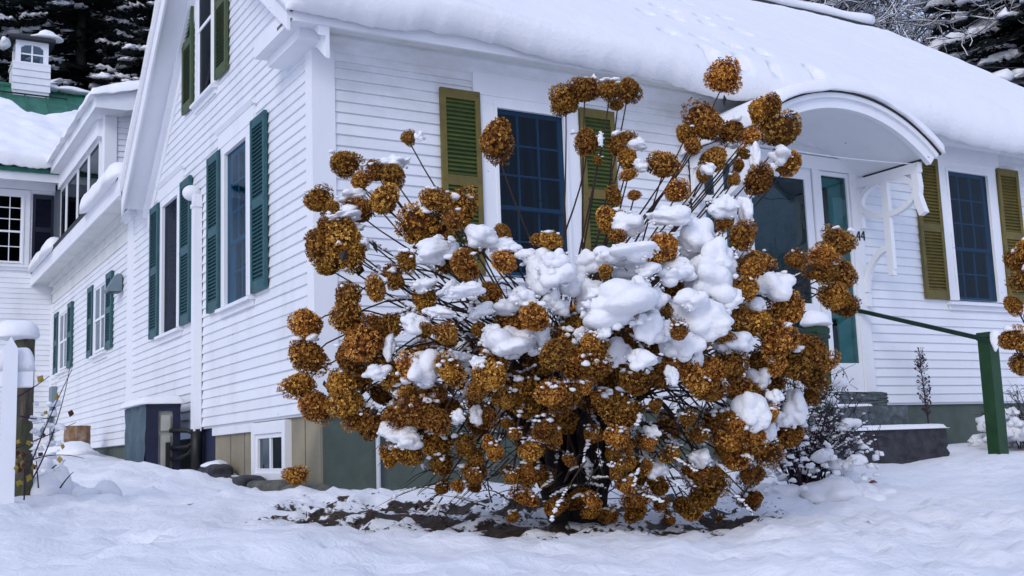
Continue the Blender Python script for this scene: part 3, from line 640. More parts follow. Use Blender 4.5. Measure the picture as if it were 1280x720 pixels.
# ------------------------------------------------------------------ rear wing with the green metal roof
wing = empty('rear_wing', (-2, 15, -.2)); tag(wing, 'white clapboard rear wing with green metal roof half covered in snow', 'house')
FRR = ((0, 13.6, 0), 0.0)
rw = MB().box(-5, .0, .001, .15, -.4, 4.8, FRR).box(-5, 4, 5.7, 5.8, -.4, 4.8, FRR).box(-5, -4.9, .15, 5.7, -.4, 4.8, FRR).box(.0, 4, .2, .3, -.4, 4.8, FRR).box(3.9, 4, .3, 5.7, -.4, 4.8, FRR).build('wall', M['white'], wing)
clapboards(FRR, rw, lambda z: (-3.2, -.03), -.2, 4.72, [(-1.5, -.4, 3.18, 4.72)], None, 12)
MB().box(-5.2, 0, -.036, 0, 4.72, 4.86, FRR).box(-5.2, 4.2, -.40, 0, 4.86, 4.90, FRR).box(-5.2, 4.2, -.42, -.40, 4.80, 4.98, FRR).build('cornice', M['white_trim'], wing)
MB().prism([(13.14, 4.94), (16.5, 7.5), (16.5, 7.58), (13.14, 5.02)], 'x', -5.3, 4.3).prism([(16.5, 7.5), (19.8, 4.94), (19.8, 5.02), (16.5, 7.58)], 'x', -5.3, 4.3).build('roof', M['metal_roof'], wing)
for i in range(24):
    x = -5.2 + i * .41
    MB().prism([(13.14, 5.02), (16.5, 7.575), (16.5, 7.61), (13.14, 5.055)], 'x', x, x + .025).build('roof_seam', M['metal_roof'], wing)
MB().tube([(-5.3, 16.5, 7.6), (4.3, 16.5, 7.6)], .06, 8).build('ridge_cap', M['metal_roof'], wing)
MB().box(-1.0, .55, 16.05, 16.07, 7.30, 7.33).build('snow_guard', M['black'], wing)
rwin = window(FRR, wing, -.955, 3.34, 4.60, .80, cols=4, up=3, low=2, meet=3.92, cas=.13, shallow=True, glass=M['glass_dark'])
shutter(FRR, wing, -.385, .0 - .02, 3.32, 4.64, M['dark_sh'], M['dark_sh'], single=False)
# cupola
cup = empty('cupola', (-.15, 16.5, 7.4), wing)
cb = MB().box(-.50, .20, 16.15, 16.85, 7.3, 8.0)
for i in range(4): cb.prism([(16.15, 7.42 + i * .15), (16.118, 7.42 + i * .15), (16.14, 7.57 + i * .15), (16.15, 7.57 + i * .15)], 'x', -.52, .22)
cb.build('base', M['white'], cup)
cf = MB().box(-.46, -.36, 16.19, 16.29, 8.0, 8.50).box(.08, .18, 16.19, 16.29, 8.0, 8.50).box(-.46, -.36, 16.7, 16.8, 8.0, 8.5).box(.08, .18, 16.7, 16.8, 8.0, 8.5).box(-.52, .22, 16.13, 16.87, 7.99, 8.04).box(-.46, .18, 16.2, 16.8, 8.44, 8.52).box(-.36, .08, 16.205, 16.235, 8.22, 8.25).box(-.155, -.125, 16.2, 16.24, 8.04, 8.44)
cf.prism([(-.36, 8.36), (-.36, 8.44), (.08, 8.44), (.08, 8.36), (0, 8.42), (-.14, 8.44 - .004), (-.28, 8.42)], 'y', 16.2, 16.24)
cf.build('lantern', M['white_trim'], cup)
MB().box(-.36, .08, 16.22, 16.224, 8.04, 8.44).build('pane', glass_mat('cupola_glass', (.6, .66, .72)), cup); MB().box(-.36, .08, 16.76, 16.764, 8.04, 8.44).build('pane', glass_mat('cupola_glass_b', (.6, .66, .72)), cup)
MB().box(-.60, .30, 16.05, 16.95, 8.52, 8.57).add([(-.6, 16.05, 8.57), (.3, 16.05, 8.57), (.3, 16.95, 8.57), (-.6, 16.95, 8.57), (-.15, 16.5, 8.80)], [(0, 1, 4), (1, 2, 4), (2, 3, 4), (3, 0, 4)]).build('cap', M['shingle'], cup)

# ------------------------------------------------------------------ snow lying on roofs and things
def snow_sheet(name, P, Nn, T, nu, nv, redge, label, cat='snow', group=None, seed=0, namp=.25, nfreq=3.0, dents=None, ragged=0.0):
    """P(u,v), Nn(u,v): base point and normal on [0,1]^2; T thickness in metres; redge: rounding width in u and v (fractions)"""
    u = np.linspace(0, 1, nu); v = np.linspace(0, 1, nv); U, V = np.meshgrid(u, v, indexing='ij')
    B = P(U, V); N = Nn(U, V)
    eu = np.minimum(U, 1 - U) / redge[0]; ev = np.minimum(V, 1 - V) / redge[1]; e = np.clip(np.minimum(eu, ev), 0, 1)
    prof = np.sqrt(np.clip(1 - (1 - e) ** 2, 0, 1))
    q = B[..., 0] * .9 + B[..., 1] * .35; r = B[..., 1] * .8 + B[..., 2] * .9
    nz = 1 + namp * fbm(q * nfreq, r * nfreq, seed, 4)
    if ragged:
        out = ragged * fbm(q * 4 + 5, r * 4, seed + 7, 4) * (1 - e)
        B = B + np.stack([out * 0, out * 0, out * 1.0], -1)
    top = B + N * (T * (.10 + .90 * prof) * nz)[..., None]
    if dents is not None: top = top - N * dents(B)[..., None]
    v_ = np.concatenate([top.reshape(-1, 3), (B - N * .002).reshape(-1, 3)]); i = np.arange(nu * nv).reshape(nu, nv); K = nu * nv
    f = np.stack([i[:-1, :-1], i[1:, :-1], i[1:, 1:], i[:-1, 1:]], -1).reshape(-1, 4); fb_ = f[:, ::-1] + K
    ring = list(i[:, 0]) + list(i[-1, 1:]) + list(i[::-1, -1][1:]) + list(i[0, ::-1][1:-1])
    side = [(ring[k], ring[k] + K, ring[(k + 1) % len(ring)] + K, ring[(k + 1) % len(ring)]) for k in range(len(ring))]
    mb = MB(); mb.v = [tuple(p) for p in v_]; mb.f = [tuple(x) for x in f] + [tuple(x) for x in fb_] + side; mb.m = [0] * len(mb.f)
    o = mb.build(name, M['snow'], None, smooth=True); tag(o, label, cat, group); return o
def quad_sheet(name, c, du, dv, T, nu, nv, redge, label, **kw):
    c, du, dv = (np.array(k, float) for k in (c, du, dv)); n = np.cross(du, dv); n /= np.linalg.norm(n); n = n if n[2] > 0 else -n
    return snow_sheet(name, lambda U, V: c + U[..., None] * du + V[..., None] * dv, lambda U, V: np.broadcast_to(n, U.shape + (3,)), T, nu, nv, redge, label, **kw)
def blob(name, c, r, mat, seed, sub=3, lump=.2, freq=2.6, flat=.5, rotz=0, parent=None):
    v, f = blob_v(np.random.RandomState(seed), sub, lump, freq, flat=flat); v = v * np.array(r); ca, sa = math.cos(rotz), math.sin(rotz)
    v = np.stack([v[:, 0] * ca - v[:, 1] * sa, v[:, 0] * sa + v[:, 1] * ca, v[:, 2]], -1) + np.array(c)
    mb = MB(); mb.add(v, f); return mb.build(name, mat, parent, smooth=True)

# main roof
SL = np.array([0, 3.30, 2.40]); SLn = SL / np.linalg.norm(SL); NRM = np.array([0, -SLn[2], SLn[1]]); ED = np.array([0, -.40, 3.15]); LEN = float(np.linalg.norm(SL))
def roof_snow():
    TT = .25; tr = []
    for (zx, zy) in ((20, 35), (100, 33), (120, 55), (205, 58), (225, 78), (200, 115), (230, 148), (325, 100), (350, 108), (310, 142), (345, 175), (370, 205), (410, 165), (460, 200), (485, 228), (580, 215), (600, 250), (735, 278), (95, 95), (60, 20), (285, 60), (150, 12)):
        px, py = 800 + zx * .375, zy * .375; r = ray(px, py); p0 = ED + NRM * TT
        t = NRM @ (p0 - CAM) / (NRM @ r); h = CAM + r * t; tr.append((h[0], (h - p0) @ SLn))
    xs = np.linspace(-.37, 10.17, 400); ss = np.concatenate([np.linspace(0, .5, 12)[1:], np.linspace(.5, LEN + .02, 160)[1:]])
    rows = []
    for x in xs:
        zl = 3.035 - .022 * x + .07 * float(fbm(x * 1.3, 2.1, 3, 4)) + .035 * float(vnoise(x * 7, 3.3, 8)) + .012 * float(vnoise(x * 24, 1.3, 6)) + .05 * math.exp(-((x - 1.3) / .5) ** 2)
        ex = min(x + .37, 10.17 - x); ee = math.sqrt(max(0, 1 - (1 - min(1, ex / .16)) ** 2)) * .85 + .15
        bl = .02 * float(vnoise(x * 2.3, 9, 4)); pr = []
        for (a, b) in ((-.372, .05), (-.40, .012), (-.44, 0), (-.49, .02), (-.535 - bl, .07), (-.56 - bl, .135), (-.565 - bl, .20), (-.55, .27)):
            pr.append((x, -.37 + (a + .37) * ee, max(zl + b * (ee * .8 + .2), 2.8)))
        z7 = pr[-1][2]
        d = np.zeros(len(ss))
        for (tx, ts) in tr: d += .22 * np.exp(-(((x - tx) / .08) ** 2 + ((ss - ts) / .08) ** 2) ** 3)
        th = TT * ee + .035 * fbm(np.full(len(ss), x * 1.1), ss * 1.1, 12, 3) + .008 * fbm(np.full(len(ss), x * 7), ss * 7, 15, 3) - d
        th = th - (.06 * np.exp(-ss / .5)) * ee
        th = th * np.clip((LEN + .05 - ss) / .2, .3, 1) ** .5
        p = ED[None] + ss[:, None] * SLn[None] + th[:, None] * NRM[None]; p[:, 0] = x
        pr += [tuple(q) for q in p] + [(x, 2.95, 5.552)]
        rows.append(pr)
    n, k = len(rows), len(rows[0]); mb = MB(); v = [q for r_ in rows for q in r_]
    f = [(i * k + j, (i + 1) * k + j, (i + 1) * k + j + 1, i * k + j + 1) for i in range(n - 1) for j in range(k - 1)]
    f += [tuple(range(k)), tuple((n - 1) * k + j for j in range(k))[::-1]]
    mb.add(v, f); o = mb.build('roof_snow', M['snow'], None, smooth=True)
    tag(o, 'thick blanket of snow with animal tracks on the front roof slope', 'snow')
roof_snow()
quad_sheet('roof_snow', (-.37, 2.92, 5.552), (10.5, 0, 0), (0, 2.95, -2.655), .11, 160, 50, (.008, .05), 'thin snow layer on the rear roof slope above the gable', seed=4)
tag(MB().tube([(x, 2.93 + .02 * math.sin(x * 3), 5.90 + .010 * math.sin(x * 5.1)) for x in np.linspace(3, 10.0, 60)], [.08 + .008 * math.sin(i * .9) for i in range(60)], 10).build('ridge_snow', M['snow'], None, smooth=True), 'long roll of snow along the roof ridge', 'snow')
# ell eave: two lumps
def strip(name, p0, p1, w, h, label, seed, n=70, drop=.0, group=None, k=11, side=None, taper=.12):
    p0, p1 = np.array(p0, float), np.array(p1, float); d = p1 - p0; sd_ = np.cross(d, [0, 0, 1.0]); sd_ /= np.linalg.norm(sd_)
    if side is not None: sd_ = np.array(side, float)
    up = np.cross(sd_, d); up /= np.linalg.norm(up); up = up if up[2] > 0 else -up
    v = []; L_ = np.linalg.norm(d)
    for i in range(n):
        t = i / (n - 1); e = min(t, 1 - t) / taper; e = math.sqrt(max(.0, 1 - (1 - min(1, e)) ** 2)) * .97 + .03
        hh = h * e * (1 + .55 * float(fbm(t * L_ * 1.7, 1.3, seed, 4))); ww = w * (e * .6 + .4) * (1 + .35 * float(fbm(t * L_ * 1.9, 7.7, seed + 3, 3)))
        for j in range(k):
            a = math.pi * j / (k - 1); v.append(p0 + d * t + sd_ * (math.cos(a) * ww * (1 + .12 * math.sin(a))) + up * (math.sin(a) ** .8 * hh - (drop * e * max(0, math.cos(a)) ** 3 if drop else 0)))
    f = [(i * k + j, i * k + (j + 1) % k, (i + 1) * k + (j + 1) % k, (i + 1) * k + j) for i in range(n - 1) for j in range(k)] + [tuple(range(k))[::-1], tuple((n - 1) * k + j for j in range(k))]
    mb = MB(); mb.add(v, f); o = mb.build(name, M['snow'], None, smooth=True); tag(o, label, 'snow', group); return o
strip('eave_snow', (-.33, 5.75, 3.21), (-.33, 8.1, 3.21), .16, .26, 'rounded snow lump on the side eave below the dormer', 11, drop=.09, side=(-1, 0, 0))
strip('eave_snow', (-.34, 10.9, 3.205), (-.34, 13.55, 3.205), .15, .17, 'snow lump at the far end of the side eave', 14, drop=.08, side=(-1, 0, 0))
strip('eave_snow', (-.33, 8.0, 3.21), (-.33, 11.0, 3.21), .03, .03, 'thin line of snow along the bare edge of the side eave', 15, side=(-1, 0, 0))
strip('rake_snow', (-.335, 3.0, 5.50), (-.335, 5.78, 2.985), .055, .10, 'strip of snow down the back edge of the gable', 16, side=(-1, 0, 0), n=120, taper=.05)
quad_sheet('dormer_snow', (-.24, 8.70, 5.12), (3.2, 0, .80), (0, 4.7, 0), .17, 50, 70, (.08, .05), 'smooth snow slab over the dormer roof', seed=6, ragged=.08)
# rear wing roof: snow slides off below a bare strip of green metal
def wing_snow():
    c = np.array([-5.3, 13.02, 4.93]); up = np.array([0, 3.36, 2.56])
    def P(U, V):
        x = c[0] + U * 9.5; vm = .66 + .16 * fbm(x * 1.3, x * 0 + .7, 33, 4) - .10 * np.exp(-((x + .25) / .5) ** 2) + .06 * np.exp(-((x - .75) / .35) ** 2)
        return np.stack([x, c[1] + up[1] * V * vm, c[2] + up[2] * V * vm + .10], -1)
    n = np.array([0, -.606, .795])
    snow_sheet('roof_snow', P, lambda U, V: np.broadcast_to(n, U.shape + (3,)), .22, 150, 60, (.01, .05), 'snow sliding down the green metal roof of the rear wing', seed=9, namp=.35, nfreq=2.4, ragged=.12)
wing_snow()
tag(blob('cupola_snow', (.14, 16.3, 8.66), (.30, .30, .13), M['snow'], 5), 'small snow cap on one corner of the cupola roof', 'snow')
tag(blob('cupola_snow', (-.66, 16.3, 8.42), (.1, .2, .16), M['snow'], 6), 'snow clinging to the eave of the cupola', 'snow')
for k, (x, r) in enumerate(((.75, .35), (.28, .14))): tag(blob('ridge_snow', (x, 16.38, 7.60), (r, .16, .10), M['snow'], 8 + k), 'leftover snow patch on the green ridge beside the cupola', 'snow', 'snow patches on the green ridge')
# hood
def hood_snow():
    A = math.asin(HW * 1.02 / Rr)
    def P(U, V):
        t = -A + 2 * A * U; rr = Rr + .083; return np.stack([HC + rr * np.sin(t), -1.07 + V * 1.05, HZ + HR - Rr + rr * np.cos(t)], -1)
    def Nn(U, V):
        t = -A + 2 * A * U; return np.stack([np.sin(t) * .6, -.25 + 0 * t, np.cos(t)], -1)
    snow_sheet('hood_snow', P, Nn, .125, 110, 34, (.035, .16), 'even layer of snow on the curved hood above the front door', seed=18, namp=.18, nfreq=3.2, ragged=.03)
hood_snow()
tag(MB().tube([(8.55, 3.05, 5.35), (8.55, 3.05, 5.92)], .06, 12).build('vent_pipe', M['pvc']), 'white vent pipe standing behind the roof ridge', 'vent pipe')
tag(blob('vent_snow', (8.55, 3.05, 5.94), (.10, .10, .08), M['snow'], 51), 'snow cap on the vent pipe behind the ridge', 'snow')

# ------------------------------------------------------------------ heat pump, hoses, stones, log
hp = empty('heat_pump', (-.325, 4.1, -.45)); tag(hp, 'heat pump in a slate blue fabric cover beside the gable wall', 'heat pump')
c = MB(); zb, zt = -.47, .245; x0, x1, y0, y1 = -.50, -.15, 3.64, 4.62
def puff(mb, pts_u, z0, z1, fx):
    n, m_ = len(pts_u), 9; v = [fx(u, z0 + (z1 - z0) * j / (m_ - 1)) for j in range(m_) for u in pts_u]
    mb.add(v, [(j * n + i, j * n + i + 1, (j + 1) * n + i + 1, (j + 1) * n + i) for j in range(m_ - 1) for i in range(n - 1)])
us = np.linspace(0, 1, 16)
side = MB(); wv = lambda a, z: .012 * math.sin(a * 17 + z * 4) * (.4 + .6 * abs(math.sin(z * 5))) + .006 * math.sin(z * 23 + a * 6)
puff(side, us, zb, zt, lambda u, z: (x0 + wv(u, z), y0 + (y1 - y0) * u, z)); puff(side, us, zb, zt, lambda u, z: (x1, y0 + (y1 - y0) * u, z)); puff(side, us, zb, zt, lambda u, z: (x0 + (x1 - x0) * u, y1, z))
side.box(x0, x1, y0, y1, zt, zt + .012); side.build('cover', M['cover'], hp, smooth=False)
fr = MB()
for (a, b, c_, d) in ((x0, x0 + .125, zb, zt), (x1 - .075, x1, zb, zt), (x0 + .125, x1 - .075, zt - .06, zt)): fr.box(a, b, y0 - .018, y0, c_, d)
fr.box(x0 - .004, x1 + .004, y0 - .025, y0 + .0, zt - .02, zt + .014); fr.build('cover_flap', M['cover_dk'], hp)
MB().box(x0 + .11, x1 - .06, y0 + .02, y0 + .06, zb, zt - .05).box(x0 + .15, x1 - .10, y0 - .005, y0 + .02, -.02, .14).box(x0 + .15, x1 - .1, y0 - .0, y0 + .02, -.44, -.06).build('casing', M['unit'], hp)
for k, (z0, z1, sag) in enumerate(((-.02, -.08, -.02), (-.20, -.12, .03), (-.31, -.16, .03))):
    q = [(-.25, 3.62, z0), (-.2, 3.52, z0 + .0), (-.12, 3.42, (z0 + z1) / 2 - sag), (-.05, 3.36, z1), (-.03, 3.33, z1 + .06)]
    MB().tube(q, .024 - .003 * k, 8).build('hose', M['hose'], hp, smooth=True)
MB().tube([(-.06, 3.33, -.02), (-.06, 3.33, -.25), (-.05, 3.34, -.5)], .06, 8).build('hose', M['hose'], hp, smooth=True)
MB().box(-.3, -.255, 3.60, 3.63, -.5, -.14).build('bracket', M['hose'], hp)
quad_sheet('heat_pump_snow', (x0 - .06, y0 - .05, zt + .014), (x1 - x0 + .10, 0, 0), (0, y1 - y0 + .1, 0), .085, 26, 40, (.22, .1), 'cap of snow on top of the covered heat pump', seed=22)
rs = np.random.RandomState(31)
def stone(name, c, r, mat, seed, label, cat='stone', group=None, sub=2):
    v, f = ico(3); v = v.copy(); q = np.random.RandomState(seed); v = np.sign(v) * np.abs(v) ** .55
    for i in range(7): kk = q.normal(size=3) * 2.4; v *= (1 + .035 * np.sin(v @ kk + q.rand() * 6))[:, None]
    mb = MB(); mb.add(v * np.array(r) + np.array(c), f); o = mb.build(name, mat, None); tag(o, label, cat, group); return o
stone('ledge_stone', (-.13, .55, -.60), (.17, .42, .085), M['ledge'], 1, 'long rough ledge stone below the basement window')
stone('ledge_stone', (-.10, -.02, -.62), (.18, .2, .075), M['ledge'], 2, 'short ledge stone at the corner of the foundation')
stone('ledge_stone', (-.16, 1.33, -.555), (.14, .30, .07), M['dark_stone'], 3, 'dark flat stone at the foot of the basement window')
stone('ledge_stone', (-.14, 2.35, -.47), (.13, .28, .09), M['dark_stone'], 4, 'dark stone with snow on it beside the heat pump hoses')
stone('ledge_stone', (-.42, 1.0, -.66), (.13, .55, .07), M['dark_stone'], 6, 'low dark stone edging half buried in the snow bank')
tag(blob('stone_snow', (-.15, 2.38, -.39), (.11, .22, .05), M['snow'], 9), 'snow on the dark stone beside the hoses', 'snow')
def ghit(px, py):
    r = ray(px, py); t = 1.0
    for i in range(4000):
        p = CAM + r * t
        if p[2] <= float(g_base(p[0], p[1])): return p
        t += .02
    return CAM + r * t
lg = on_x(96, 560, -.42); lgz = gz(lg[0], lg[1])
log = empty('firewood_log', (lg[0], lg[1], lgz)); tag(log, 'cut upright log with a reddish rotten foot by the far wall', 'log')
def bark_tube(mb, pts, rad, n, seed, amp):
    q = np.random.RandomState(seed); N = len(pts); v = []
    for i, p in enumerate(pts):
        for k in range(n):
            a = 2 * math.pi * k / n; rr = rad[i] * (1 + amp * math.sin(a * 7 + seed) + amp * .8 * q.normal() * .5); v.append((p[0] + rr * math.cos(a), p[1] + rr * math.sin(a), p[2]))
    mb.add(v, [(i * n + k, i * n + (k + 1) % n, (i + 1) * n + (k + 1) % n, (i + 1) * n + k) for i in range(N - 1) for k in range(n)] + [tuple(range(n))[::-1], tuple((N - 1) * n + k for k in range(n))]); return mb
bark_tube(MB(), [(lg[0], lg[1], lgz + z) for z in np.linspace(-.1, .42, 8)], [.17] * 8, 18, 2, .05).build('bark', M['log_cut'], log)
bark_tube(MB(), [(lg[0] - .1 + z * .0, lg[1] - .1, lgz + z) for z in np.linspace(-.1, .14, 5)], [.33, .33, .32, .3, .22], 18, 4, .08).build('rotten_foot', M['log_red'], log)
tag(blob('log_snow', (-.75, 6.6, gz(-.75, 6.6) + .03), (.35, .45, .14), M['snow'], 17), 'mound of snow between the log and the heat pump', 'snow')

# ------------------------------------------------------------------ fence picket and bark post on the left
pk = ghit(8, 633); pz = gz(pk[0], pk[1]); dpk = depth_of(pk); s_ = dpk / FPX
fence = empty('picket_fence', (pk[0], pk[1], pz)); tag(fence, 'white picket and rail at the end of a garden fence', 'fence')
ph = 213 * s_; pw = 17 * s_
def picket(cx):
    MB().prism([(cx - pw / 2, pz - .15), (cx + pw / 2, pz - .15), (cx + pw / 2, pz + ph - .07), (cx, pz + ph), (cx - pw / 2, pz + ph - .07)], 'y', pk[1] - .012, pk[1] + .012).build('picket', M['white_trim'], fence)
picket(pk[0]); picket(pk[0] - .24); picket(pk[0] - .48)
zr = on_y(20, 481, pk[1])[2]
MB().box(pk[0] - .7, on_y(42, 478, pk[1])[0], pk[1] + .013, pk[1] + .12, zr - .01, zr + .08).build('rail', M['white_trim'], fence)
xr = on_y(46, 478, pk[1])[0]
strip('rail_snow', (pk[0] - .7, pk[1] + .075, zr + .082), (xr, pk[1] + .075, zr + .082), .06, .125, 'pillow of snow on the white fence rail', 25, taper=.06, side=(0, -1, 0))
st = np.array([pk[0] + .24, pk[1] + .55]); stz = gz(*st); Y2 = st[1]
tl, tr_ = on_y(20, 425, Y2), on_y(44, 425, Y2); sr = (tr_[0] - tl[0]) / 2 * 1.15; sx = tr_[0] - sr
post = empty('bark_post', (sx, Y2, stz)); tag(post, 'mossy tree stump post with bark behind the white picket', 'stump')
zs = np.linspace(stz - .2, tr_[2], 22); bark_tube(MB(), [(sx, Y2, z) for z in zs], [sr * (1 + .18 * max(0, 1 - (z - stz) / .35)) for z in zs], 30, 6, .05).build('trunk', M['bark'], post)
tag(blob('post_snow', (sx - .05, Y2, tr_[2] + .02), (sr * 2.0, sr * 1.9, .115), M['snow'], 27, sub=4, lump=.1, flat=.25), 'thick rounded snow cap on the bark stump post', 'snow')

# ------------------------------------------------------------------ hydrangea
rs = np.random.RandomState(77)
BITS = [blob_v(np.random.RandomState(500 + i), 2, .3, flat=.6, nsph=6) for i in range(7)]
BITS1 = [blob_v(np.random.RandomState(520 + i), 1, .3, flat=.6, nsph=5) for i in range(7)]
def bit(mb, c, r, squash=.7):
    v, f = (BITS if r > .022 else BITS1)[rs.randint(7)]; a = rs.uniform(0, 6.28); ca, sa = math.cos(a), math.sin(a)
    v = v * np.array([r, r * rs.uniform(.6, 1), r * squash]); mb.add(np.stack([v[:, 0] * ca - v[:, 1] * sa + c[0], v[:, 0] * sa + v[:, 1] * ca + c[1], v[:, 2] + c[2]], -1), f)

def head_mesh(seed, nfl=1150):
    q = np.random.RandomState(seed); v = []; f = []; sh = []
    lob = [(q.normal(size=3), q.uniform(.7, 1.5)) for _ in range(6)]; lob = [(a / np.linalg.norm(a), s) for a, s in lob]
    ax = np.array([1, q.uniform(.82, 1.0), q.uniform(.80, .98)])
    def rad(d):
        r = .74
        for a, s in lob: r += .27 * s * max(0, a @ d) ** 4
        return r * (.86 if d[2] < -.35 else 1.0)
    iv, if_ = ico(2)
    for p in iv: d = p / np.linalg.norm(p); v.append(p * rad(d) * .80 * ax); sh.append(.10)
    f += [tuple(x) for x in if_]
    ga = math.pi * (3 - 5 ** .5)
    for i in range(nfl):
        z = 1 - 2 * (i + .5) / nfl; rr = math.sqrt(1 - z * z); d = np.array([rr * math.cos(ga * i), rr * math.sin(ga * i), z]) + q.normal(size=3) * .09; d /= np.linalg.norm(d)
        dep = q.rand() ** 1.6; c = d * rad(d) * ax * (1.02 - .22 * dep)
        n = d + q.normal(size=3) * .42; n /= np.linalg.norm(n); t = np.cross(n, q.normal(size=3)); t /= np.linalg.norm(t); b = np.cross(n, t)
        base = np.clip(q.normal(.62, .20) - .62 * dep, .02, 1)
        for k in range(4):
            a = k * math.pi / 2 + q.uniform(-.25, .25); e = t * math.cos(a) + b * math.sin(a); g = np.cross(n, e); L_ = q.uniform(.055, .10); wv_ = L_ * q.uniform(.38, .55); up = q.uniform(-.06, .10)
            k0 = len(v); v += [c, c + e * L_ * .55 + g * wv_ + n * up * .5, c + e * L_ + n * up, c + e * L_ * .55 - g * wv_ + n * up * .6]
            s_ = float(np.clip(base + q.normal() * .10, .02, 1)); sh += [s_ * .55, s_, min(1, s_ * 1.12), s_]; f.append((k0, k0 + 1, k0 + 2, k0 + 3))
    me = mkmesh('flower_head', v, f, M['petal']); at = me.attributes.new('shade', 'FLOAT', 'POINT'); at.data.foreach_set('value', np.array(sh, np.float32)); return me
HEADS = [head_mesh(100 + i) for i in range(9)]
bz = gz(*BUSH); BD = depth_of((BUSH[0], BUSH[1], bz))
bush = empty('hydrangea_bush', (BUSH[0], BUSH[1], bz)); tag(bush, 'huge hydrangea shrub with dried brown flower heads bent under snow', 'shrub')
A_ = [(237,330,48),(290,392,33),(350,365,38),(400,368,42),(455,250,27),(150,460,45),(198,475,26),(370,455,54),(290,492,48),(210,545,68),(165,600,58),(238,592,70),(265,635,50),(190,675,44),(505,560,78),(540,455,45),(570,470,36),(625,495,58),(600,520,40),(745,250,72),(640,675,54),(775,655,42),(915,590,36),(770,560,33),(450,655,40),(400,700,33),(575,670,33),(690,600,36),(330,330,14)]
B_ = [(72,130,54),(135,90,50),(220,85,40),(280,85,45),(245,140,24),(145,258,52),(178,320,18),(262,275,48),(280,315,40),(280,372,24),(600,48,60),(540,205,62),(470,240,38),(495,270,32),(570,312,48),(630,225,45),(690,240,30),(725,165,52),(760,140,33),(795,230,68),(810,330,54),(720,390,56),(665,300,21),(650,340,24),(632,385,22),(400,340,50),(440,430,40),(530,370,26),(215,530,48),(240,570,28),(235,445,33),(300,440,23),(600,520,38),(650,480,23),(660,580,50),(690,665,56),(410,610,52),(370,640,38),(205,690,28),(20,590,33),(838,655,33),(935,640,42),(985,592,46),(900,690,36),(940,700,40)]
C_ = [(115,205,53),(120,305,58),(95,400,45),(145,470,52),(255,115,47),(250,185,56),(350,90,44),(410,55,38),(510,115,48),(725,95,44),(400,210,40),(350,200,33),(300,270,66),(255,310,48),(345,280,50),(290,380,52),(225,405,45),(255,460,54),(280,500,44),(320,530,50),(405,380,48),(460,430,38),(590,355,44),(510,222,28),(590,235,34),(600,490,44),(500,505,62),(550,520,48),(440,500,44),(700,500,44),(680,470,28),(690,415,33),(745,330,48),(730,380,48),(810,210,48),(870,180,54),(835,420,58),(850,470,56),(780,450,44),(905,330,48),(930,260,38),(940,430,38),(690,215,26),(460,630,44),(400,640,38),(540,600,48),(560,670,44),(420,560,33),(500,570,33),(640,600,36),(680,650,28),(740,620,33),(720,600,22),(780,530,20),(810,570,23),(860,620,36),(910,550,40),(860,690,36),(670,700,36),(800,700,28),(370,340,36),(470,360,38),(540,440,40),(360,440,36),(620,400,30)]
D_ = [(110,215,48),(60,270,52),(100,310,56),(30,310,48),(445,80,54),(400,160,38),(310,240,46),(310,200,28),(690,20,38),(680,85,44),(640,180,48),(715,190,48),(670,220,38),(810,160,58),(785,265,58),(830,340,58),(880,370,48),(900,300,46),(930,340,36),(860,260,33),(560,350,50),(620,345,48),(490,365,56),(430,330,44),(380,370,50),(300,390,56),(240,390,44),(170,350,48),(200,290,38),(690,420,38),(650,430,42),(560,430,42),(520,410,38),(240,480,56),(200,450,38),(290,480,38),(60,440,48),(100,430,38),(20,440,44),(140,410,23),(370,470,26),(160,565,32),(240,580,36),(270,610,36),(350,590,36),(480,520,26),(520,575,28),(590,530,46),(640,520,42),(620,590,46),(640,640,52),(730,600,54),(700,570,38),(820,570,52),(760,500,28),(770,400,33),(260,660,36),(240,690,28),(350,690,40),(530,690,42),(20,570,33),(890,440,28),(700,700,38),(570,700,28),(150,260,34),(350,290,34),(450,230,30),(530,260,34),(600,240,30),(250,330,36),(720,330,36),(780,340,34)]
E_ = [(325,150,19),(365,145,17),(415,120,21),(415,150,17),(395,45,19),(470,60,19),(560,50,29),(560,120,31),(510,120,17),(600,130,23),(545,175,29),(515,225,16),(625,205,27),(620,10,24),(690,175,26),(725,185,23),(725,215,24),(770,220,24),(800,20,24),(815,85,24),(815,140,28),(845,180,28),(840,215,33),(895,130,28),(880,30,19),(1010,110,42),(1040,130,38),(1020,180,42),(965,195,28),(1155,180,31),(1140,115,24),(1160,35,38),(1090,50,38),(935,235,15),(935,265,14),(1065,240,10),(910,150,24),(730,10,15),(780,60,22),(870,90,22),(940,60,24),(660,70,17),(990,215,26),(905,190,20)]
hp_list = []
for lst, ox, oy, k in ((A_, 340, 80, .375), (B_, 680, 80, .375), (C_, 340, 330, .375), (D_, 680, 330, .375), (E_, 400, 540, .46875)):
    hp_list += [(ox + a * k, oy + b * k, c * k) for a, b, c in lst]
hp_list += [(1050, 306, 18), (1048, 345, 20), (1044, 372, 19), (1057, 382, 16), (1028, 322, 14)]
rs = np.random.RandomState(77)
def bush_depth(px, py, lo=.72, hi=1.0):
    u = (px - 705) / 350; v_ = (py - 400) / 285 if py > 400 else (py - 400) / 330; rr = u * u + v_ * v_
    top = max(0, (330 - py) / 260)
    return BD + .25 - 1.35 * math.sqrt(max(0, 1 - min(1, rr))) * rs.uniform(lo, hi) * (1 - .75 * min(1, top)) + rs.uniform(-.12, .12) + .1 * u
head_pos = []
hub = np.array([BUSH[0], BUSH[1], bz])
stem_paths = []
def bezier(p0, p1, p2, p3, n):
    t = np.linspace(0, 1, n)[:, None]; return (1 - t) ** 3 * p0 + 3 * (1 - t) ** 2 * t * p1 + 3 * (1 - t) * t ** 2 * p2 + t ** 3 * p3
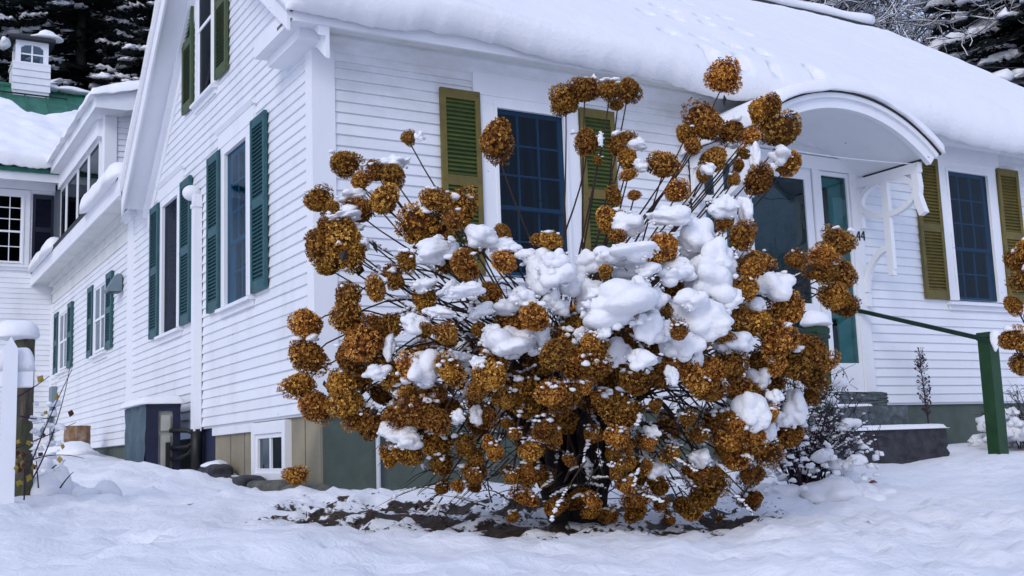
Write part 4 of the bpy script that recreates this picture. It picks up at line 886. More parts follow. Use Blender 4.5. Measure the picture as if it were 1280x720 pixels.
def add_head(px, py, r, d=None, parent=bush, root=None):
    d = d if d is not None else bush_depth(px, py); c = at_depth(px, py, d); R_ = r * d / FPX * (1.10 if py < 400 else 1.18)
    gmin = gz(c[0], c[1]) + R_ * .6
    if c[2] < gmin: c[2] = gmin
    tilt = (rs.normal(0, .35), rs.normal(0, .35), rs.uniform(0, 6.28))
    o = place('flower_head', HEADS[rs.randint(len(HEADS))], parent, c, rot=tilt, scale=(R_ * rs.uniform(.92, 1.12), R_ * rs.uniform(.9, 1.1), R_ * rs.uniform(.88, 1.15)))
    head_pos.append((c, R_, px, py)); return c, R_
for (px, py, r) in hp_list:
    c, R_ = add_head(px, py, r)
    off = (c - hub) * np.array([1, 1, 0]); a = hub + np.array([rs.normal(0, .10), rs.normal(0, .10), rs.uniform(.25, .75)]); out = np.linalg.norm(off)
    low = c[2] < .55
    if low: p1 = a + off * .18 + np.array([0, 0, .55]); p2 = c - off * .22 + np.array([0, 0, rs.uniform(.25, .5)])
    else: p1 = a + off * .12 + np.array([0, 0, (c[2] - a[2]) * .45]); p2 = c - off * .30 - np.array([0, 0, (c[2] - a[2]) * .30])
    pts = bezier(a, p1, p2, c - np.array([0, 0, R_ * .2]), 12); stem_paths.append(pts)
    MB().tube(pts, [.0085 - .0045 * i / 11 for i in range(12)], 5, cap=False).build('stem', M['stem'], bush, smooth=True)
# heads deeper in the shrub
for i in range(34):
    a = rs.uniform(0, 6.28); rad = rs.uniform(.1, .85); px, py = 705 + 290 * rad * math.cos(a), 485 + 130 * rad * math.sin(a)
    add_head(px, py, rs.uniform(15, 21), BD + rs.uniform(-.55, .5))
# trunk: several thick old stems
tk = MB()
for i in range(9):
    a = i * .7 + rs.uniform(-.2, .2); b = hub + np.array([.10 * math.cos(a), .10 * math.sin(a), -.12]); e = hub + np.array([.42 * math.cos(a), .42 * math.sin(a), rs.uniform(.65, 1.05)])
    pts = bezier(b, b + [0, 0, .35], e - [0.1 * math.cos(a), .1 * math.sin(a), .3], e, 10); pts += rs.normal(0, .008, pts.shape)
    tk.tube(pts, [.062 - .038 * k / 9 for k in range(10)], 8)
tk.build('trunk', M['trunk'], bush, smooth=True)
# fine twigs of the interior
tw = MB(); tsn = MB()
def hub_pt(rmax, z0, z1):
    a = rs.uniform(0, 6.28); r = rmax * math.sqrt(rs.rand()); return hub + np.array([r * math.cos(a), r * math.sin(a), rs.uniform(z0, z1)])
for i in range(640):
    p = hub_pt(1.0, .12, 1.45); dr = (p - hub) * np.array([1, 1, .1]); dr = dr / (np.linalg.norm(dr) + .01) + rs.normal(0, .5, 3); dr /= np.linalg.norm(dr); L_ = rs.uniform(.15, .5)
    q = p + dr * L_ + np.array([0, 0, rs.uniform(-.2, .1)]); m_ = (p + q) / 2 + rs.normal(0, .03, 3) + np.array([0, 0, .06])
    if q[2] < gz(q[0], q[1]) + .02 or math.hypot(q[0] - hub[0], q[1] - hub[1]) > 1.25: continue
    pts = bezier(p, p * .4 + m_ * .6, m_ * .5 + q * .5, q, 7); tw.tube(pts, [.0046 - .0005 * k for k in range(7)], 4, cap=False)
    if rs.rand() < .5:
        k0 = rs.randint(1, 4)
        for w_ in np.arange(0, 2.4, .2): j = min(5, k0 + int(w_)); u_ = w_ % 1; bit(tsn, pts[j] * (1 - u_) + pts[j + 1] * u_ + np.array([0, 0, .007]) + rs.normal(0, .003, 3), rs.uniform(.006, .017), .7)
tag(tw.build('twigs', M['stem'], bush), kind='stuff')
# dead leaves that still hang on
for (px, py) in ((745, 92), (905, 118), (405, 475), (412, 482), (455, 478), (450, 500), (468, 508), (465, 300), (452, 330), (535, 385), (640, 470), (560, 480), (880, 470), (960, 450), (1010, 330), (520, 355), (433, 312), (592, 520)):
    c = at_depth(px, py, bush_depth(px, py, .7, .95)); L_ = rs.uniform(.05, .085); dn = np.array([rs.normal(0, .4), rs.normal(0, .4), -1.0]); dn /= np.linalg.norm(dn); sd2 = np.cross(dn, rs.normal(size=3)); sd2 /= np.linalg.norm(sd2); nn = np.cross(dn, sd2) * .012
    v = [c, c + dn * L_ * .45 + sd2 * L_ * .36 + nn, c + dn * L_, c + dn * L_ * .45 - sd2 * L_ * .36 + nn, c + dn * L_ * .5 - nn * .5, c + dn * L_ * .5 - nn * .9]
    MB().add(v, [(0, 1, 4), (1, 2, 4), (2, 3, 4), (3, 0, 4), (1, 0, 5), (2, 1, 5), (3, 2, 5), (0, 3, 5)]).build('leaf', M['leaf'], bush)
# big clumps of snow
CLUMP = []
for i in range(12):
    v, f = blob_v(np.random.RandomState(300 + i), 5, .34, 2.2, terms=22, flat=.85, nsph=22); CLUMP.append(mkmesh('snow_clump', v, f, M['snow'], True))
cl = []
for lst, ox, oy in (([(250,145,112,62),(200,225,26,30),(350,212,50,62),(245,298,44,48),(320,322,44,32),(460,270,58,56),(505,312,28,30),(540,190,78,62),(560,60,92,74),(760,72,58,50),(650,265,54,34),(600,285,32,24),(440,160,34,48),(425,40,42,28),(300,20,60,40),(318,70,34,26),(150,112,46,44),(95,62,50,44),(30,30,58,50),(25,120,34,30),(30,240,28,24),(700,498,54,58),(740,560,38,46),(840,480,44,56),(800,522,30,26),(720,380,40,34),(425,375,22,32),(582,392,24,22),(700,145,42,30),(770,442,24,22),(672,625,30,36),(372,690,40,28),(520,652,40,28),(360,560,26,22),(250,560,26,20),(490,120,44,36),(380,120,40,44),(130,240,30,26),(190,190,28,30),(420,220,36,34),(620,120,42,34)], 680, 330),
        ([(492,350,66,58),(495,410,34,28),(475,205,44,34),(500,70,40,22),(390,280,22,40),(800,265,96,46),(900,250,40,30),(900,50,58,50),(610,310,48,24),(500,470,30,18),(620,512,24,24),(450,585,58,32),(400,552,40,36),(680,510,22,34),(350,362,40,24),(732,240,38,32),(690,330,28,24),(950,142,34,28),(640,90,60,26),(560,160,50,18),(780,150,50,22),(700,160,44,20),(600,80,30,20),(840,110,40,34)], 340, 330),
        ([(272,438,50,24),(405,332,54,22),(695,580,48,38),(770,608,48,28),(550,625,78,42),(232,508,54,16),(900,660,58,38),(492,242,14,16),(300,600,22,28),(850,640,30,24),(920,700,40,34)], 340, 80),
        ([(300,272,34,24),(786,305,34,26),(600,478,48,38),(672,495,28,44),(420,512,66,34),(282,535,48,44),(515,590,62,64),(590,655,58,58),(300,625,68,28),(230,645,58,36),(150,662,50,38),(160,90,20,24),(322,340,24,20),(705,310,20,44),(630,268,24,11),(545,350,24,20),(670,640,24,20),(188,250,9,24),(450,690,60,32),(340,690,40,24),(40,650,40,30),(755,345,18,16)], 680, 80)):
    cl += [(ox + a * .375, oy + b * .375, c * .375, d * .375) for a, b, c, d in lst]
clump_pos = []
for (px, py, rw_, rh_) in cl:
    d = bush_depth(px, py, .86, .97) + .02; c = at_depth(px, py, d); s_ = d / FPX
    clump_pos.append((c, rw_ * s_))
    o = place('snow_clump', CLUMP[rs.randint(12)], None, c, rot=(rs.normal(0, .12), rs.normal(0, .12), rs.uniform(0, 6.28)), scale=(rw_ * s_ * 1.0, rw_ * s_ * rs.uniform(.75, 1.0), rh_ * s_ * 1.08))
    for j in range(int(9 + rw_ * 1.0)):
        a = rs.uniform(0, 6.28); e_ = rs.uniform(.75, 1.15); bit(tsn, c + ROT[0] * (rw_ * s_ * e_ * math.cos(a)) + np.array([0, 0, rh_ * s_ * e_ * math.sin(a)]) + ROT[2] * rs.uniform(-.05, .08), max(.007, rw_ * s_ * rs.uniform(.05, .20)), .8)
    if rw_ > 24: tag(o, 'very large pillow of snow on top of the hydrangea', 'snow', 'large snow pillows on the hydrangea')
    elif rh_ > rw_ * 1.15: tag(o, 'tall drooping clump of snow hanging among the hydrangea heads', 'snow', 'drooping snow clumps on the hydrangea')
    elif rw_ > rh_ * 1.6: tag(o, 'flat wide cap of snow lying on hydrangea flower heads', 'snow', 'flat snow caps on the hydrangea')
    elif rw_ < 11: tag(o, 'small round lump of snow lodged between hydrangea flower heads', 'snow', 'small snow lumps on the hydrangea')
    else: tag(o, 'medium rounded clump of snow resting on hydrangea flower heads', 'snow', 'medium snow clumps on the hydrangea')
# small bits of snow on heads, stems and twigs
for (c, R_, px, py) in head_pos:
    k = rs.rand()
    if k < .62:
        for j in range(rs.randint(1, 5)):
            a = rs.uniform(0, 6.28); e = rs.uniform(.25, .9); bit(tsn, c + np.array([R_ * e * math.cos(a), R_ * e * math.sin(a), R_ * (1.0 - .45 * e)]) * .98, R_ * rs.uniform(.14, .38), .6)
    if py > 410 and rs.rand() < (.8 if py > 510 else .5):
        for j in range(8):
            dv = -ROT[2] * rs.uniform(.0, .9) + ROT[0] * rs.uniform(-.8, .8) + np.array([0, 0, rs.uniform(.35, 1.0)]); dv /= np.linalg.norm(dv); bit(tsn, c + dv * R_ * rs.uniform(.92, 1.04), R_ * rs.uniform(.09, .27), .75)
for pts in stem_paths:
    if rs.rand() < (.75 if pts[-1][2] < .9 else .2):
        for j in range(rs.randint(1, 3)):
            k = rs.randint(3, 10); 
            for w_ in np.arange(0, 1, .12):
                if rs.rand() < .8: bit(tsn, pts[k] * (1 - w_) + pts[k + 1] * w_ + np.array([0, 0, .009]) + rs.normal(0, .003, 3), rs.uniform(.008, .020), .7)
            if rs.rand() < .45: bit(tsn, pts[k] + [0, 0, .02], rs.uniform(.02, .05))
o = tsn.build('snow_bits', M['snow'], None, smooth=True); tag(o, 'scattered bits of snow on the hydrangea heads and twigs', 'snow', kind='stuff')
# leaf litter and dropped petals under the shrub
ll = MB(); q = np.random.RandomState(91)
for k in range(1500):
    a = q.uniform(0, 6.28); r = q.rand() ** .6; x, y = .45 + 1.75 * r * math.cos(a), -2.4 + 1.2 * r * math.sin(a)
    if k % 6 and bed_mask(x, y) < .25: continue
    L_ = q.uniform(.008, .035) if k % 3 else q.uniform(.03, .055); d = q.normal(size=3); d[2] *= .25; d /= np.linalg.norm(d); g = np.cross(d, [0, 0, 1]); c = np.array([x, y, gz(x, y) + q.uniform(-.012, .012)])
    ll.add([c, c + d * L_ * .5 + g * L_ * .35 + [0, 0, .005], c + d * L_ + [0, 0, .008], c + d * L_ * .5 - g * L_ * .35 + [0, 0, .002]], [(0, 1, 2, 3)], int(q.rand() < .45))
tag(ll.build('leaf_litter', [M['leaf'], M['log_red']], None), 'dark leaf litter and dropped petals under the hydrangea', 'leaf litter', kind='stuff')
# one flower head lying on the snow by the house corner
c = ghit(369, 622); R_ = 16 * depth_of(c) / FPX; c[2] = gz(c[0], c[1])
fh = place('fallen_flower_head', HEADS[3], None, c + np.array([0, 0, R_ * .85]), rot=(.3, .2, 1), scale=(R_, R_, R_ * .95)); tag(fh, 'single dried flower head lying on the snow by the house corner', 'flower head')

# second hydrangea at the edge
c0 = at_depth(1335, 600, 6.6); c0[2] = gz(c0[0], c0[1]); bush2 = empty('hydrangea_bush', c0); tag(bush2, 'second hydrangea with a few dried heads beside the green post', 'shrub')
for (px, py, r) in ((1272, 328, 15), (1267, 381, 13), (1288, 350, 18), (1262, 425, 14), (1277, 455, 14), (1282, 430, 16), (1284, 312, 13), (1300, 400, 18), (1310, 370, 18)):
    c, R_ = add_head(px, py, r, 6.3 + rs.uniform(-.2, .2), bush2); hh = c0 + np.array([rs.normal(0, .05), rs.normal(0, .05), -.05])
    pts = bezier(hh, hh + [0, 0, .5], c + np.array([.15, 0, -.15]), c, 10); MB().tube(pts, [.008 - .004 * i / 9 for i in range(10)], 5, cap=False).build('stem', M['stem'], bush2, smooth=True)
    if rs.rand() < .5: tag(blob('snow_clump', c + np.array([0, -.02, R_ * .75]), (R_ * .7, R_ * .6, R_ * .4), M['snow'], 700 + int(px), sub=3), 'little snow cap on a flower head beside the green post', 'snow', 'snow caps on the second hydrangea')

# ------------------------------------------------------------------ hand rails and steps at the door
def rail_set(x, label, cap_snow):
    y = -1.5; z0 = gz(x, y); zt = .585
    r = empty('hand_rail', (x, y, z0)); tag(r, label, 'hand rail')
    p = MB(); h = .064; p.box(x - h, x + h, y - h, y + h, z0 - .25, zt - .07)
    p.prism([(x - h, zt - .07), (x + h, zt - .07), (x + h + .012, zt - .045), (x - h - .012, zt - .045)], 'y', y - h - .012, y + h + .012).box(x - h - .012, x + h + .012, y - h - .012, y + h + .012, zt - .045, zt - .012).box(x - h - .004, x + h + .004, y - h - .004, y + h + .004, zt - .012, zt); p.build('post', M['green'], r)
    a, b = Vector((x - .055, -1.60, .50)), Vector((x - .055, -.02, .985))
    MB().prism([(a.y, a.z - .03), (b.y, b.z - .03), (b.y, b.z + .012), (a.y, a.z + .012)], 'x', a.x - .024, a.x + .024).build('rail', M['green_dk'], r)
    MB().tube([(x - .1, -1.615, .49), (x + .02, -1.615, .49)], .018, 8).build('rail_end', M['green_dk'], r)
    if cap_snow: tag(blob('post_snow', (x, y, zt + .03), (.125, .125, .115), M['snow'], 61, sub=4, lump=.08, flat=.3), 'tall round snow cap on the green post behind the hydrangea', 'snow')
    return r
rail_set(6.075, 'dark green post and sloping hand rail beside the front steps, in full view', False)
rail_set(3.87, 'green post and rail behind the hydrangea with snow cap on its top', True)
tag(blob('rail_snow', (6.00, -1.64, .50), (.045, .04, .09), M['snow'], 63, flat=1.2), 'snow stuck where the hand rail meets the green post', 'snow')
def block(name, x0, x1, y0, y1, z0, z1, mat, label, seed):
    bm = bmesh.new(); bmesh.ops.create_cube(bm, size=1); bmesh.ops.subdivide_edges(bm, edges=bm.edges[:], cuts=9, use_grid_fill=True)
    q = np.random.RandomState(seed)
    for v in bm.verts:
        v.co.x = x0 + (v.co.x + .5) * (x1 - x0) + q.normal() * .008; v.co.y = y0 + (v.co.y + .5) * (y1 - y0) + q.normal() * .008; v.co.z = z0 + (v.co.z + .5) * (z1 - z0) + q.normal() * .005
    me = bpy.data.meshes.new(name); bm.to_mesh(me); bm.free(); me.materials.append(mat); o = place(name, me, None, (0, 0, 0)); tag(o, label, 'step'); return o
block('stone_step', 4.0, 5.86, -1.12, -.56, -.75, -.29, M['dark_stone'], 'dark bottom stone step with a line of snow on it', 1)
block('stone_step', 4.0, 6.02, -.55, -.03, -.75, -.055, M['granite'], 'rough granite step below the front door', 2)
block('stone_step', 4.1, 5.95, -.36, -.03, -.05, .10, M['granite'], 'upper granite step under the door sill', 3)
quad_sheet('step_snow', (3.98, -1.14, -.288), (1.9, 0, 0), (0, .57, 0), .045, 50, 16, (.03, .12), 'thin snow on the dark bottom step', seed=44)
quad_sheet('step_snow', (4.0, -.50, -.05), (1.6, 0, 0), (0, .14, 0), .03, 50, 10, (.03, .2), 'snow remnant on the granite step', seed=45)

# ------------------------------------------------------------------ shrubs without leaves
def twig_shrub(name, c, n, h, spread, label, mat, seed, leafy=True, lean=(0, 0), r0=.006):
    q = np.random.RandomState(seed); e = empty(name, c); tag(e, label, 'shrub'); c = np.array(c); tips = []
    st = MB(); lf = MB()
    for i in range(n):
        a = q.uniform(0, 6.28); s = spread * math.sqrt(q.rand()); tip = c + np.array([s * math.cos(a) + lean[0] * q.rand(), s * math.sin(a) + lean[1] * q.rand(), h * (1 - .45 * (s / spread) ** 2) * q.uniform(.45, 1.05)])
        b = c + np.array([.12 * spread * q.normal(), .12 * spread * q.normal(), -.06]); m_ = b * .5 + tip * .5 + np.array([0, 0, .12 * h]) + q.normal(0, .03, 3)
        pts = bezier(b, b * .4 + m_ * .6 + [0, 0, .1 * h], m_ * .5 + tip * .5, tip, 9); st.tube(pts, [r0 - r0 * .7 * k / 8 for k in range(9)], 4, cap=False); tips.append(pts)
        for k in range(3, 9):
            for j in range(3):
                p = pts[k] + q.normal(0, .008, 3); d = q.normal(size=3); d /= np.linalg.norm(d)
                if q.rand() < .5: st.tube([p, p + d * q.uniform(.03, .09), p + d * q.uniform(.09, .14) + q.normal(0, .02, 3)], [.0028, .002, .0014], 3, cap=False)
                if leafy:
                    g = np.cross(d, q.normal(size=3)); g /= np.linalg.norm(g); L_ = q.uniform(.012, .024); lf.add([p, p + d * L_ * .5 + g * L_ * .35, p + d * L_, p + d * L_ * .5 - g * L_ * .35], [(0, 1, 2, 3)])
    tag(st.build('stems', mat, e), kind='stuff')
    if leafy: tag(lf.build('leaves', mat, e), kind='stuff')
    return e, tips
bc = np.array([2.62, -2.52, 0]); bc[2] = gz(bc[0], bc[1])
_, tips = twig_shrub('barberry_shrub', bc, 120, .95, .46, 'leafless dark reddish barberry shrub full of snow beside the hydrangea', M['barb'], 5, lean=(.10, -.05))
rs = np.random.RandomState(8); sb = MB()
for (px, py) in ((1058, 443), (1085, 470), (1075, 462), (1030, 470)):
    tp = at_depth(px, py, depth_of(bc) + .05)
for k in range(230):
    a = rs.uniform(0, 6.28); s = .5 * math.sqrt(rs.rand()); z = rs.uniform(.02, .6) * (1 - .6 * (s / .5) ** 2); bit(sb, bc + np.array([s * math.cos(a) + .03, s * math.sin(a), z]), rs.uniform(.010, .034), .7)
for t_ in tips:
    for k in range(2, 8):
        for w_ in (0, .33, .66):
            if rs.rand() < .55: bit(sb, t_[k] * (1 - w_) + t_[k + 1] * w_ + np.array([0, 0, .008]), rs.uniform(.006, .018))
tag(sb.build('shrub_snow', M['snow'], None, smooth=True), 'bits of snow caught in the barberry twigs', 'snow', kind='stuff')
for k, (px, py, r) in enumerate(((1052, 480, 9), (1063, 530, 11), (1040, 502, 7), (1030, 572, 13), (1052, 585, 15), (1012, 588, 11), (1070, 578, 11))):
    d = depth_of(bc) - .25 + .1 * (k % 3); c = at_depth(px, py, d); c[2] = max(c[2], gz(c[0], c[1]) + .01); tag(blob('snow_clump', c, (r * d / FPX * 1.1, r * d / FPX, r * d / FPX * .9), M['snow'], 800 + k, sub=3, lump=.28), 'rounded snow clump resting in the barberry shrub', 'snow', 'snow clumps on the barberry')
for k, (dx, dy, r) in enumerate(((-.1, -.32, .2), (.22, -.25, .18), (.42, 0, .17), (-.34, -.12, .16), (.1, -.42, .13), (.32, -.38, .11))):
    x, y = bc[0] + dx, bc[1] + dy; tag(blob('snow_heap', (x, y, gz(x, y) - .02), (r * 1.1, r, r * .62), M['snow'], 890 + k, sub=4, lump=.28, flat=.3), 'low heap of snow round the foot of the barberry shrub', 'snow', 'snow heaps round the barberry')
rc = np.array([7.35, -1.0, 0]); rc[2] = gz(rc[0], rc[1])
_, tips = twig_shrub('garden_shrub', rc, 60, .72, .55, 'small twiggy shrub buried in snow behind the green post', M['barb'], 9, leafy=True)
sb = MB()
for k in range(110):
    a = rs.uniform(0, 6.28); s = .62 * math.sqrt(rs.rand()); z = rs.uniform(.0, .42) * (1 - .5 * (s / .62) ** 2); bit(sb, rc + np.array([s * math.cos(a), s * math.sin(a), z]), rs.uniform(.03, .11), .8)
tag(sb.build('shrub_snow', M['snow'], None, smooth=True), 'heaped snow covering the shrub behind the green post', 'snow', kind='stuff')
for k in range(9):
    a = rs.uniform(0, 6.28); s = rs.uniform(.1, .6); tag(blob('snow_clump', rc + np.array([s * math.cos(a), s * math.sin(a) - .1, rs.uniform(.05, .3)]), (rs.uniform(.12, .2), rs.uniform(.12, .18), rs.uniform(.09, .15)), M['snow'], 840 + k, sub=3, lump=.25), 'plump snow clump on the shrub behind the green post', 'snow', 'snow clumps behind the green post')
sc = np.array([6.62, -.30, 0]); sc[2] = gz(sc[0], sc[1])
sap = empty('seed_stalk', sc); tag(sap, 'single dry seed stalk standing upright in front of the siding', 'plant')
top = np.array([6.58, -.28, .57]); pts = bezier(sc - [0, 0, .05], sc + [0, 0, .3], top - [0, 0, .3], top, 12); MB().tube(pts, [.011 - .008 * k / 11 for k in range(12)], 6).build('stem', M['barb'], sap, smooth=True)
sm = MB()
for k in range(230):
    t = rs.uniform(.38, 1.0); p = pts[min(11, int(t * 11))] + np.array([0, 0, rs.uniform(-.04, .04)]); w_ = .055 * math.sin(math.pi * min(1, (t - .3) / .8)) + .012; a = rs.uniform(0, 6.28); e_ = p + np.array([w_ * math.cos(a), w_ * math.sin(a), rs.uniform(.02, .07)]); sm.tube([p, e_], [.0018, .0012], 3, cap=False); g = rs.normal(size=3) * .008; g2 = rs.normal(size=3) * .008; sm.add([e_ - g, e_ + g2, e_ + g, e_ - g2], [(0, 1, 2, 3)])
tag(sm.build('seeds', M['barb'], sap), kind='stuff')
# vine twigs with yellow leaves round the post
vc = np.array([sx + .25, Y2 - .2, 0]); vc[2] = gz(vc[0], vc[1]); vine = empty('garden_vine', vc); tag(vine, 'tangle of bare vine twigs with a few yellow leaves by the post', 'plant')
for k, (p0, p1, p2) in enumerate((((35, 590), (60, 520), (90, 462)), ((40, 600), (75, 540), (88, 455)), ((20, 560), (60, 545), (95, 528)), ((30, 580), (62, 560), (105, 573)), ((25, 520), (50, 528), (72, 520)), ((48, 610), (46, 580), (44, 560)), ((30, 625), (33, 590), (28, 570)), ((60, 590), (70, 580), (82, 575)), ((75, 610), (85, 595), (92, 590)), ((15, 500), (40, 487), (62, 470)), ((10, 610), (25, 596), (14, 560)))):
    a, b, c = (at_depth(q[0], q[1], dpk + .25 + .1 * (k % 3)) for q in (p0, p1, p2)); a[2] = max(a[2], gz(a[0], a[1]) - .03) if k < 9 else a[2]
    MB().tube(bezier(a, a * .4 + b * .6, b * .6 + c * .4, c, 10), [.006 - .004 * j / 9 for j in range(10)], 4, cap=False).build('twig', M['barb'], vine, smooth=True)
for k in range(30):
    px, py = (rs.uniform(16, 42), rs.uniform(548, 605)) if k < 22 else (rs.uniform(50, 92), rs.uniform(465, 600)); d = dpk + rs.uniform(-.05, .35); c = at_depth(px, py, d); L_ = rs.uniform(.03, .055); dn = np.array([rs.normal(0, .4), rs.normal(0, .3), -1.0]); dn /= np.linalg.norm(dn); s2 = np.cross(dn, [rs.normal(0, .5), 1, 0]); s2 /= np.linalg.norm(s2); nn = np.cross(dn, s2) * .006
    v = [c, c + dn * L_ * .45 + s2 * L_ * .42, c + dn * L_, c + dn * L_ * .45 - s2 * L_ * .42, c + dn * L_ * .5 + nn, c + dn * L_ * .5 - nn]
    MB().add(v, [(0, 1, 4), (1, 2, 4), (2, 3, 4), (3, 0, 4), (1, 0, 5), (2, 1, 5), (3, 2, 5), (0, 3, 5)]).build('leaf', M['leaf_y'] if rs.rand() < .6 else M['log_red'], vine)
for k, (px, py, rw_, rh_) in enumerate(((56, 600, 26, 8), (84, 606, 26, 4), (50, 582, 13, 8), (70, 590, 15, 5), (106, 608, 20, 3), (128, 606, 18, 2))):
    c = at_depth(px, py, dpk + .7 + .1 * (k % 3)); g_ = gz(c[0], c[1]); tag(blob('snow_heap', (c[0], c[1], g_ - .02), (rw_ * .0066, rw_ * .006, max(.05, c[2] - g_) + rh_ * .005), M['snow'], 870 + k, sub=4, lump=.3, flat=.3), 'heap of snow piled at the foot of the vine twigs', 'snow', 'snow heaps by the vine')
vs_ = MB()
for k in range(40): bit(vs_, at_depth(rs.uniform(38, 78), rs.uniform(500, 590), dpk + rs.uniform(.2, .5)), rs.uniform(.012, .035))
tag(vs_.build('vine_snow', M['snow'], None, smooth=True), 'bits of snow caught in the vine twigs', 'snow', kind='stuff')
c = ghit(1092, 612); c[2] = gz(c[0], c[1]) + .012; tag(MB().add([c + [-.06, 0, 0], c + [0, .025, .012], c + [.06, .01, .004], c + [0, -.025, .016], c + [0, 0, .03]], [(0, 3, 4), (3, 2, 4), (2, 1, 4), (1, 0, 4), (0, 1, 2, 3)]).build('fallen_leaf', M['redleaf']), 'single reddish fallen leaf on open snow', 'leaf')

# ------------------------------------------------------------------ trees behind
def conifer_meshes(seed, H=18, Rb=3.6, snow=.5, heavy=False):
    q = np.random.RandomState(seed); nv, nf = [], []; sv_, sf = [], []; fm = []
    V = []; F = []; FM = []
    def quad(c, d, g, L_, w_, n, mi):
        k = len(V); V.extend([c - g * w_ * .5, c + d * L_ * .5 - g * w_ - n, c + d * L_, c + d * L_ * .5 + g * w_ - n, c + g * w_ * .5]); F.append((k, k + 1, k + 2, k + 3, k + 4)); FM.append(mi)
    z = H * .12
    while z < H * .985:
        t = z / H; L0 = Rb * (1 - t) ** .8 + .25; nb = 8 if t < .8 else 6
        for b in range(nb):
            a = q.uniform(0, 6.28); L_ = L0 * q.uniform(.7, 1.12); out = np.array([math.cos(a), math.sin(a), 0]); side = np.array([-out[1], out[0], 0]); zz = z + q.uniform(-.2, .2); snowy = q.rand() < snow
            s0 = q.uniform(.1, .55)
            n = max(6, int(L_ / .13))
            for i in range(n):
                s = (i + .6) / n; p = out * L_ * s + np.array([0, 0, zz - .30 * L_ * s ** 1.4 + .14 * L_ * max(0, s - .7)]); w_ = (.34 * L_ * (1 - s) + .10) * .8
                for sg in (-1, 1):
                    for m_ in range(2):
                        d = side * sg * q.uniform(.6, 1) + out * q.uniform(.35, .9) + np.array([0, 0, q.uniform(-.55, -.05)]); d /= np.linalg.norm(d); LL = w_ * q.uniform(.7, 1.3) + .10; g = np.cross(d, [0, 0, 1.0]); g = g / (np.linalg.norm(g) + 1e-6); dn = np.array([0, 0, .04])
                        quad(p, d, g, LL, .07, dn, 0)
                        if snowy and s > s0 and q.rand() < (.7 if heavy else .6): quad(p + np.array([0, 0, .05]), d, g, LL * q.uniform(.4, .95), .075 if heavy else .06, dn * .4, 1)
                if snowy and s > s0 and q.rand() < (.75 if heavy else .6):
                    bv, bf = BITS[q.randint(7)]; r = q.uniform(.08, .20) * (1.5 if heavy else 1.0); k = len(V); V.extend([x * np.array([r, r, r * .55]) + p + side * q.uniform(-.5, .5) * w_ + np.array([0, 0, .06]) for x in bv]); F.extend([tuple(int(y) + k for y in x) for x in bf]); FM.extend([1] * len(bf))
        z += .36 + .16 * (1 - t)
    crown = mkmesh('crown', V, F, [M['needle'], M['snow']], False, FM); crown.polygons.foreach_set('use_smooth', [len(x) == 3 for x in F])
    tr = MB().tube([(0, 0, -.4), (0, 0, H * .5), (0, 0, H * .97)], [.26, .15, .02], 8); trunk = mkmesh('trunk', tr.v, tr.f, M['con_bark'], True)
    return trunk, crown
CON = [conifer_meshes(1, 19, 4.0, .72), conifer_meshes(2, 17, 3.5, .8), conifer_meshes(3, 16, 3.8, .75, True)]
def put_tree(meshes, name, px, d, label, group, sc=1.0, rz=0):
    p = at_depth(px, 400, d); g = gz(p[0], p[1]); e = place(name, None, None, (p[0], p[1], g)); e.empty_display_size = 1; e.rotation_euler = (0, 0, rz); e.scale = (sc, sc, sc); tag(e, label, 'tree', group)
    for nm, me in zip(('trunk', 'crown'), meshes):
        o = bpy.data.objects.new(nm, me); col.objects.link(o); o.parent = e
    return e
rs = np.random.RandomState(4)
for k, (px, d) in enumerate(((-70, 32), (25, 36), (95, 32.5), (150, 38), (205, 33), (-10, 44), (70, 46), (130, 48), (190, 45), (260, 42), (-90, 45), (240, 50), (320, 46))):
    put_tree(CON[k % 2], 'conifer_tree', px, d, 'dark snow dusted conifer standing behind the green roofed wing', 'conifers behind the rear wing', rs.uniform(.95, 1.15), rs.uniform(0, 6.28))
for k, (px, d, sc) in enumerate(((1262, 25, .82), (1330, 24, .92), (1168, 36, .72))):
    put_tree(CON[2], 'conifer_tree', px, d, ('tall dark conifer with heavy snow pads beyond the roof', 'tall dark conifer with heavy snow pads beyond the roof', 'smaller snowy conifer between bare woods and the tall conifer')[k], ('conifers beyond the roof', 'conifers beyond the roof', None)[k], sc, rs.uniform(0, 6.28))
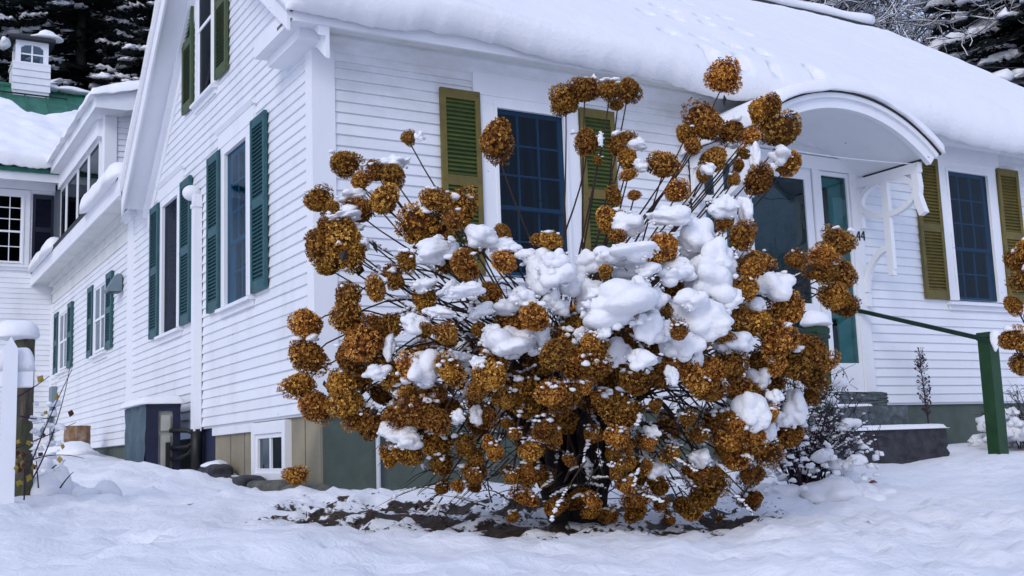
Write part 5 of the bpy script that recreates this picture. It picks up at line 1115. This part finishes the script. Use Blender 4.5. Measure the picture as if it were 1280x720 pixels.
# woods to the left of the house, outside the frame, that darken the side windows
for k, (tx, ty) in enumerate(((-6, 30), (-9, 36), (-12, 40), (-15, 33), (-7, 43), (-18, 28), (-21, 37), (-10, 27), (-14, 24), (-20, 18))):
    e = place('conifer_tree', None, None, (tx, ty, gz(tx, ty))); e.rotation_euler = (0, 0, k * 1.7); tag(e, 'conifer in the dark wood across the side yard', 'tree', 'conifers across the side yard')
    for nm, me in zip(('trunk', 'crown'), CON[k % 2]):
        o = bpy.data.objects.new(nm, me); col.objects.link(o); o.parent = e
def bare_tree(seed, H=13):
    q = np.random.RandomState(seed); V, F, FM = [], [], []
    mb = MB(); sn = MB()
    def grow(p, d, L_, r, lev):
        n = 4; pts = [p]; dd = d
        for i in range(n):
            dd = dd + q.normal(0, .16 + .03 * lev, 3) + np.array([0, 0, .05]); dd = dd / np.linalg.norm(dd); pts.append(pts[-1] + dd * L_ / n)
        rr = [r * (1 - .45 * i / n) for i in range(n + 1)]; mb.tube(pts, rr, 6 if lev < 2 else 3, cap=False)
        if lev >= 1:
            flat = 1 - abs(dd[2]) * .75; o = max(rr[2] * .8, .009)
            sn.tube([x + np.array([0, 0, o]) for x in pts], [max(.011, y * .8) * (.3 + .8 * flat) for y in rr], 3 if lev > 2 else 4, cap=False)
        if lev >= 5 or r < .006: return
        kids = (3, 4, 4, 3, 3)[min(lev, 4)]
        for i in range(kids):
            s = q.uniform(.35, 1.0) if lev else q.uniform(.42, 1); j = min(n - 1, int(s * n)); b = pts[j] + (pts[j + 1] - pts[j]) * (s * n - j); a = q.uniform(0, 6.28); ax = np.cross(dd, q.normal(size=3)); ax /= np.linalg.norm(ax); ang = q.uniform(.45, 1.05)
            nd_ = dd * math.cos(ang) + ax * math.sin(ang); grow(b, nd_, L_ * q.uniform(.50, .74), max(.008, rr[j] * .58), lev + 1)
        grow(pts[-1], dd, L_ * .62, max(.008, rr[-1] * .85), lev + 1)
    grow(np.array([0, 0, -.3]), np.array([0, 0, 1.0]), H * .42, H * .013, 0)
    return mkmesh('limbs', mb.v, mb.f, M['tree_bark']), mkmesh('snow_on_limbs', sn.v, sn.f, M['snow'])
BARE = [bare_tree(11), bare_tree(12, 14), bare_tree(13, 12)]
for k in range(48):
    px = 790 + 5.4 * k + rs.uniform(-12, 12); d = 27 + (k * 5) % 17 + rs.uniform(-1, 1); p = at_depth(px, 400, d); sc = rs.uniform(1.1, 1.4)
    e = place('bare_tree', None, None, (p[0], p[1], gz(p[0], p[1]))); e.rotation_euler = (0, 0, rs.uniform(0, 6.28)); e.scale = (sc, sc, sc); tag(e, 'bare deciduous tree with snow on every twig behind the roof ridge', 'tree', 'snowy bare trees behind the ridge')
    for nm, me in zip(('limbs', 'snow_on_limbs'), BARE[k % 3]):
        o = bpy.data.objects.new(nm, me); col.objects.link(o); o.parent = e

for k, (ya, yb) in enumerate(((60, 76), (78, 92))):
    a, b = at_depth(1040, ya, 21), at_depth(1420, yb, 21); tag(MB().tube([a + (b - a) * t + np.array([0, 0, -.25 * math.sin(math.pi * t)]) for t in np.linspace(0, 1, 24)], .012, 5).build('power_line', M['black']), ('upper thin black wire in front of the tall conifer', 'lower thin black wire in front of the tall conifer')[k], 'wire')

# trees across the lawn that the front panes mirror
for k, (x, y) in enumerate(((4, -27), (11, -30), (18, -28), (26, -33), (0, -36), (32, -27), (14, -39), (39, -34))):
    e = place('bare_tree', None, None, (x, y, gz(x, y))); e.rotation_euler = (0, 0, k * 1.3); tag(e, 'bare tree across the lawn facing the front of the house', 'tree', 'bare trees across the lawn')
    for nm, me in zip(('limbs', 'snow_on_limbs'), BARE[k % 3]):
        o = bpy.data.objects.new(nm, me); col.objects.link(o); o.parent = e
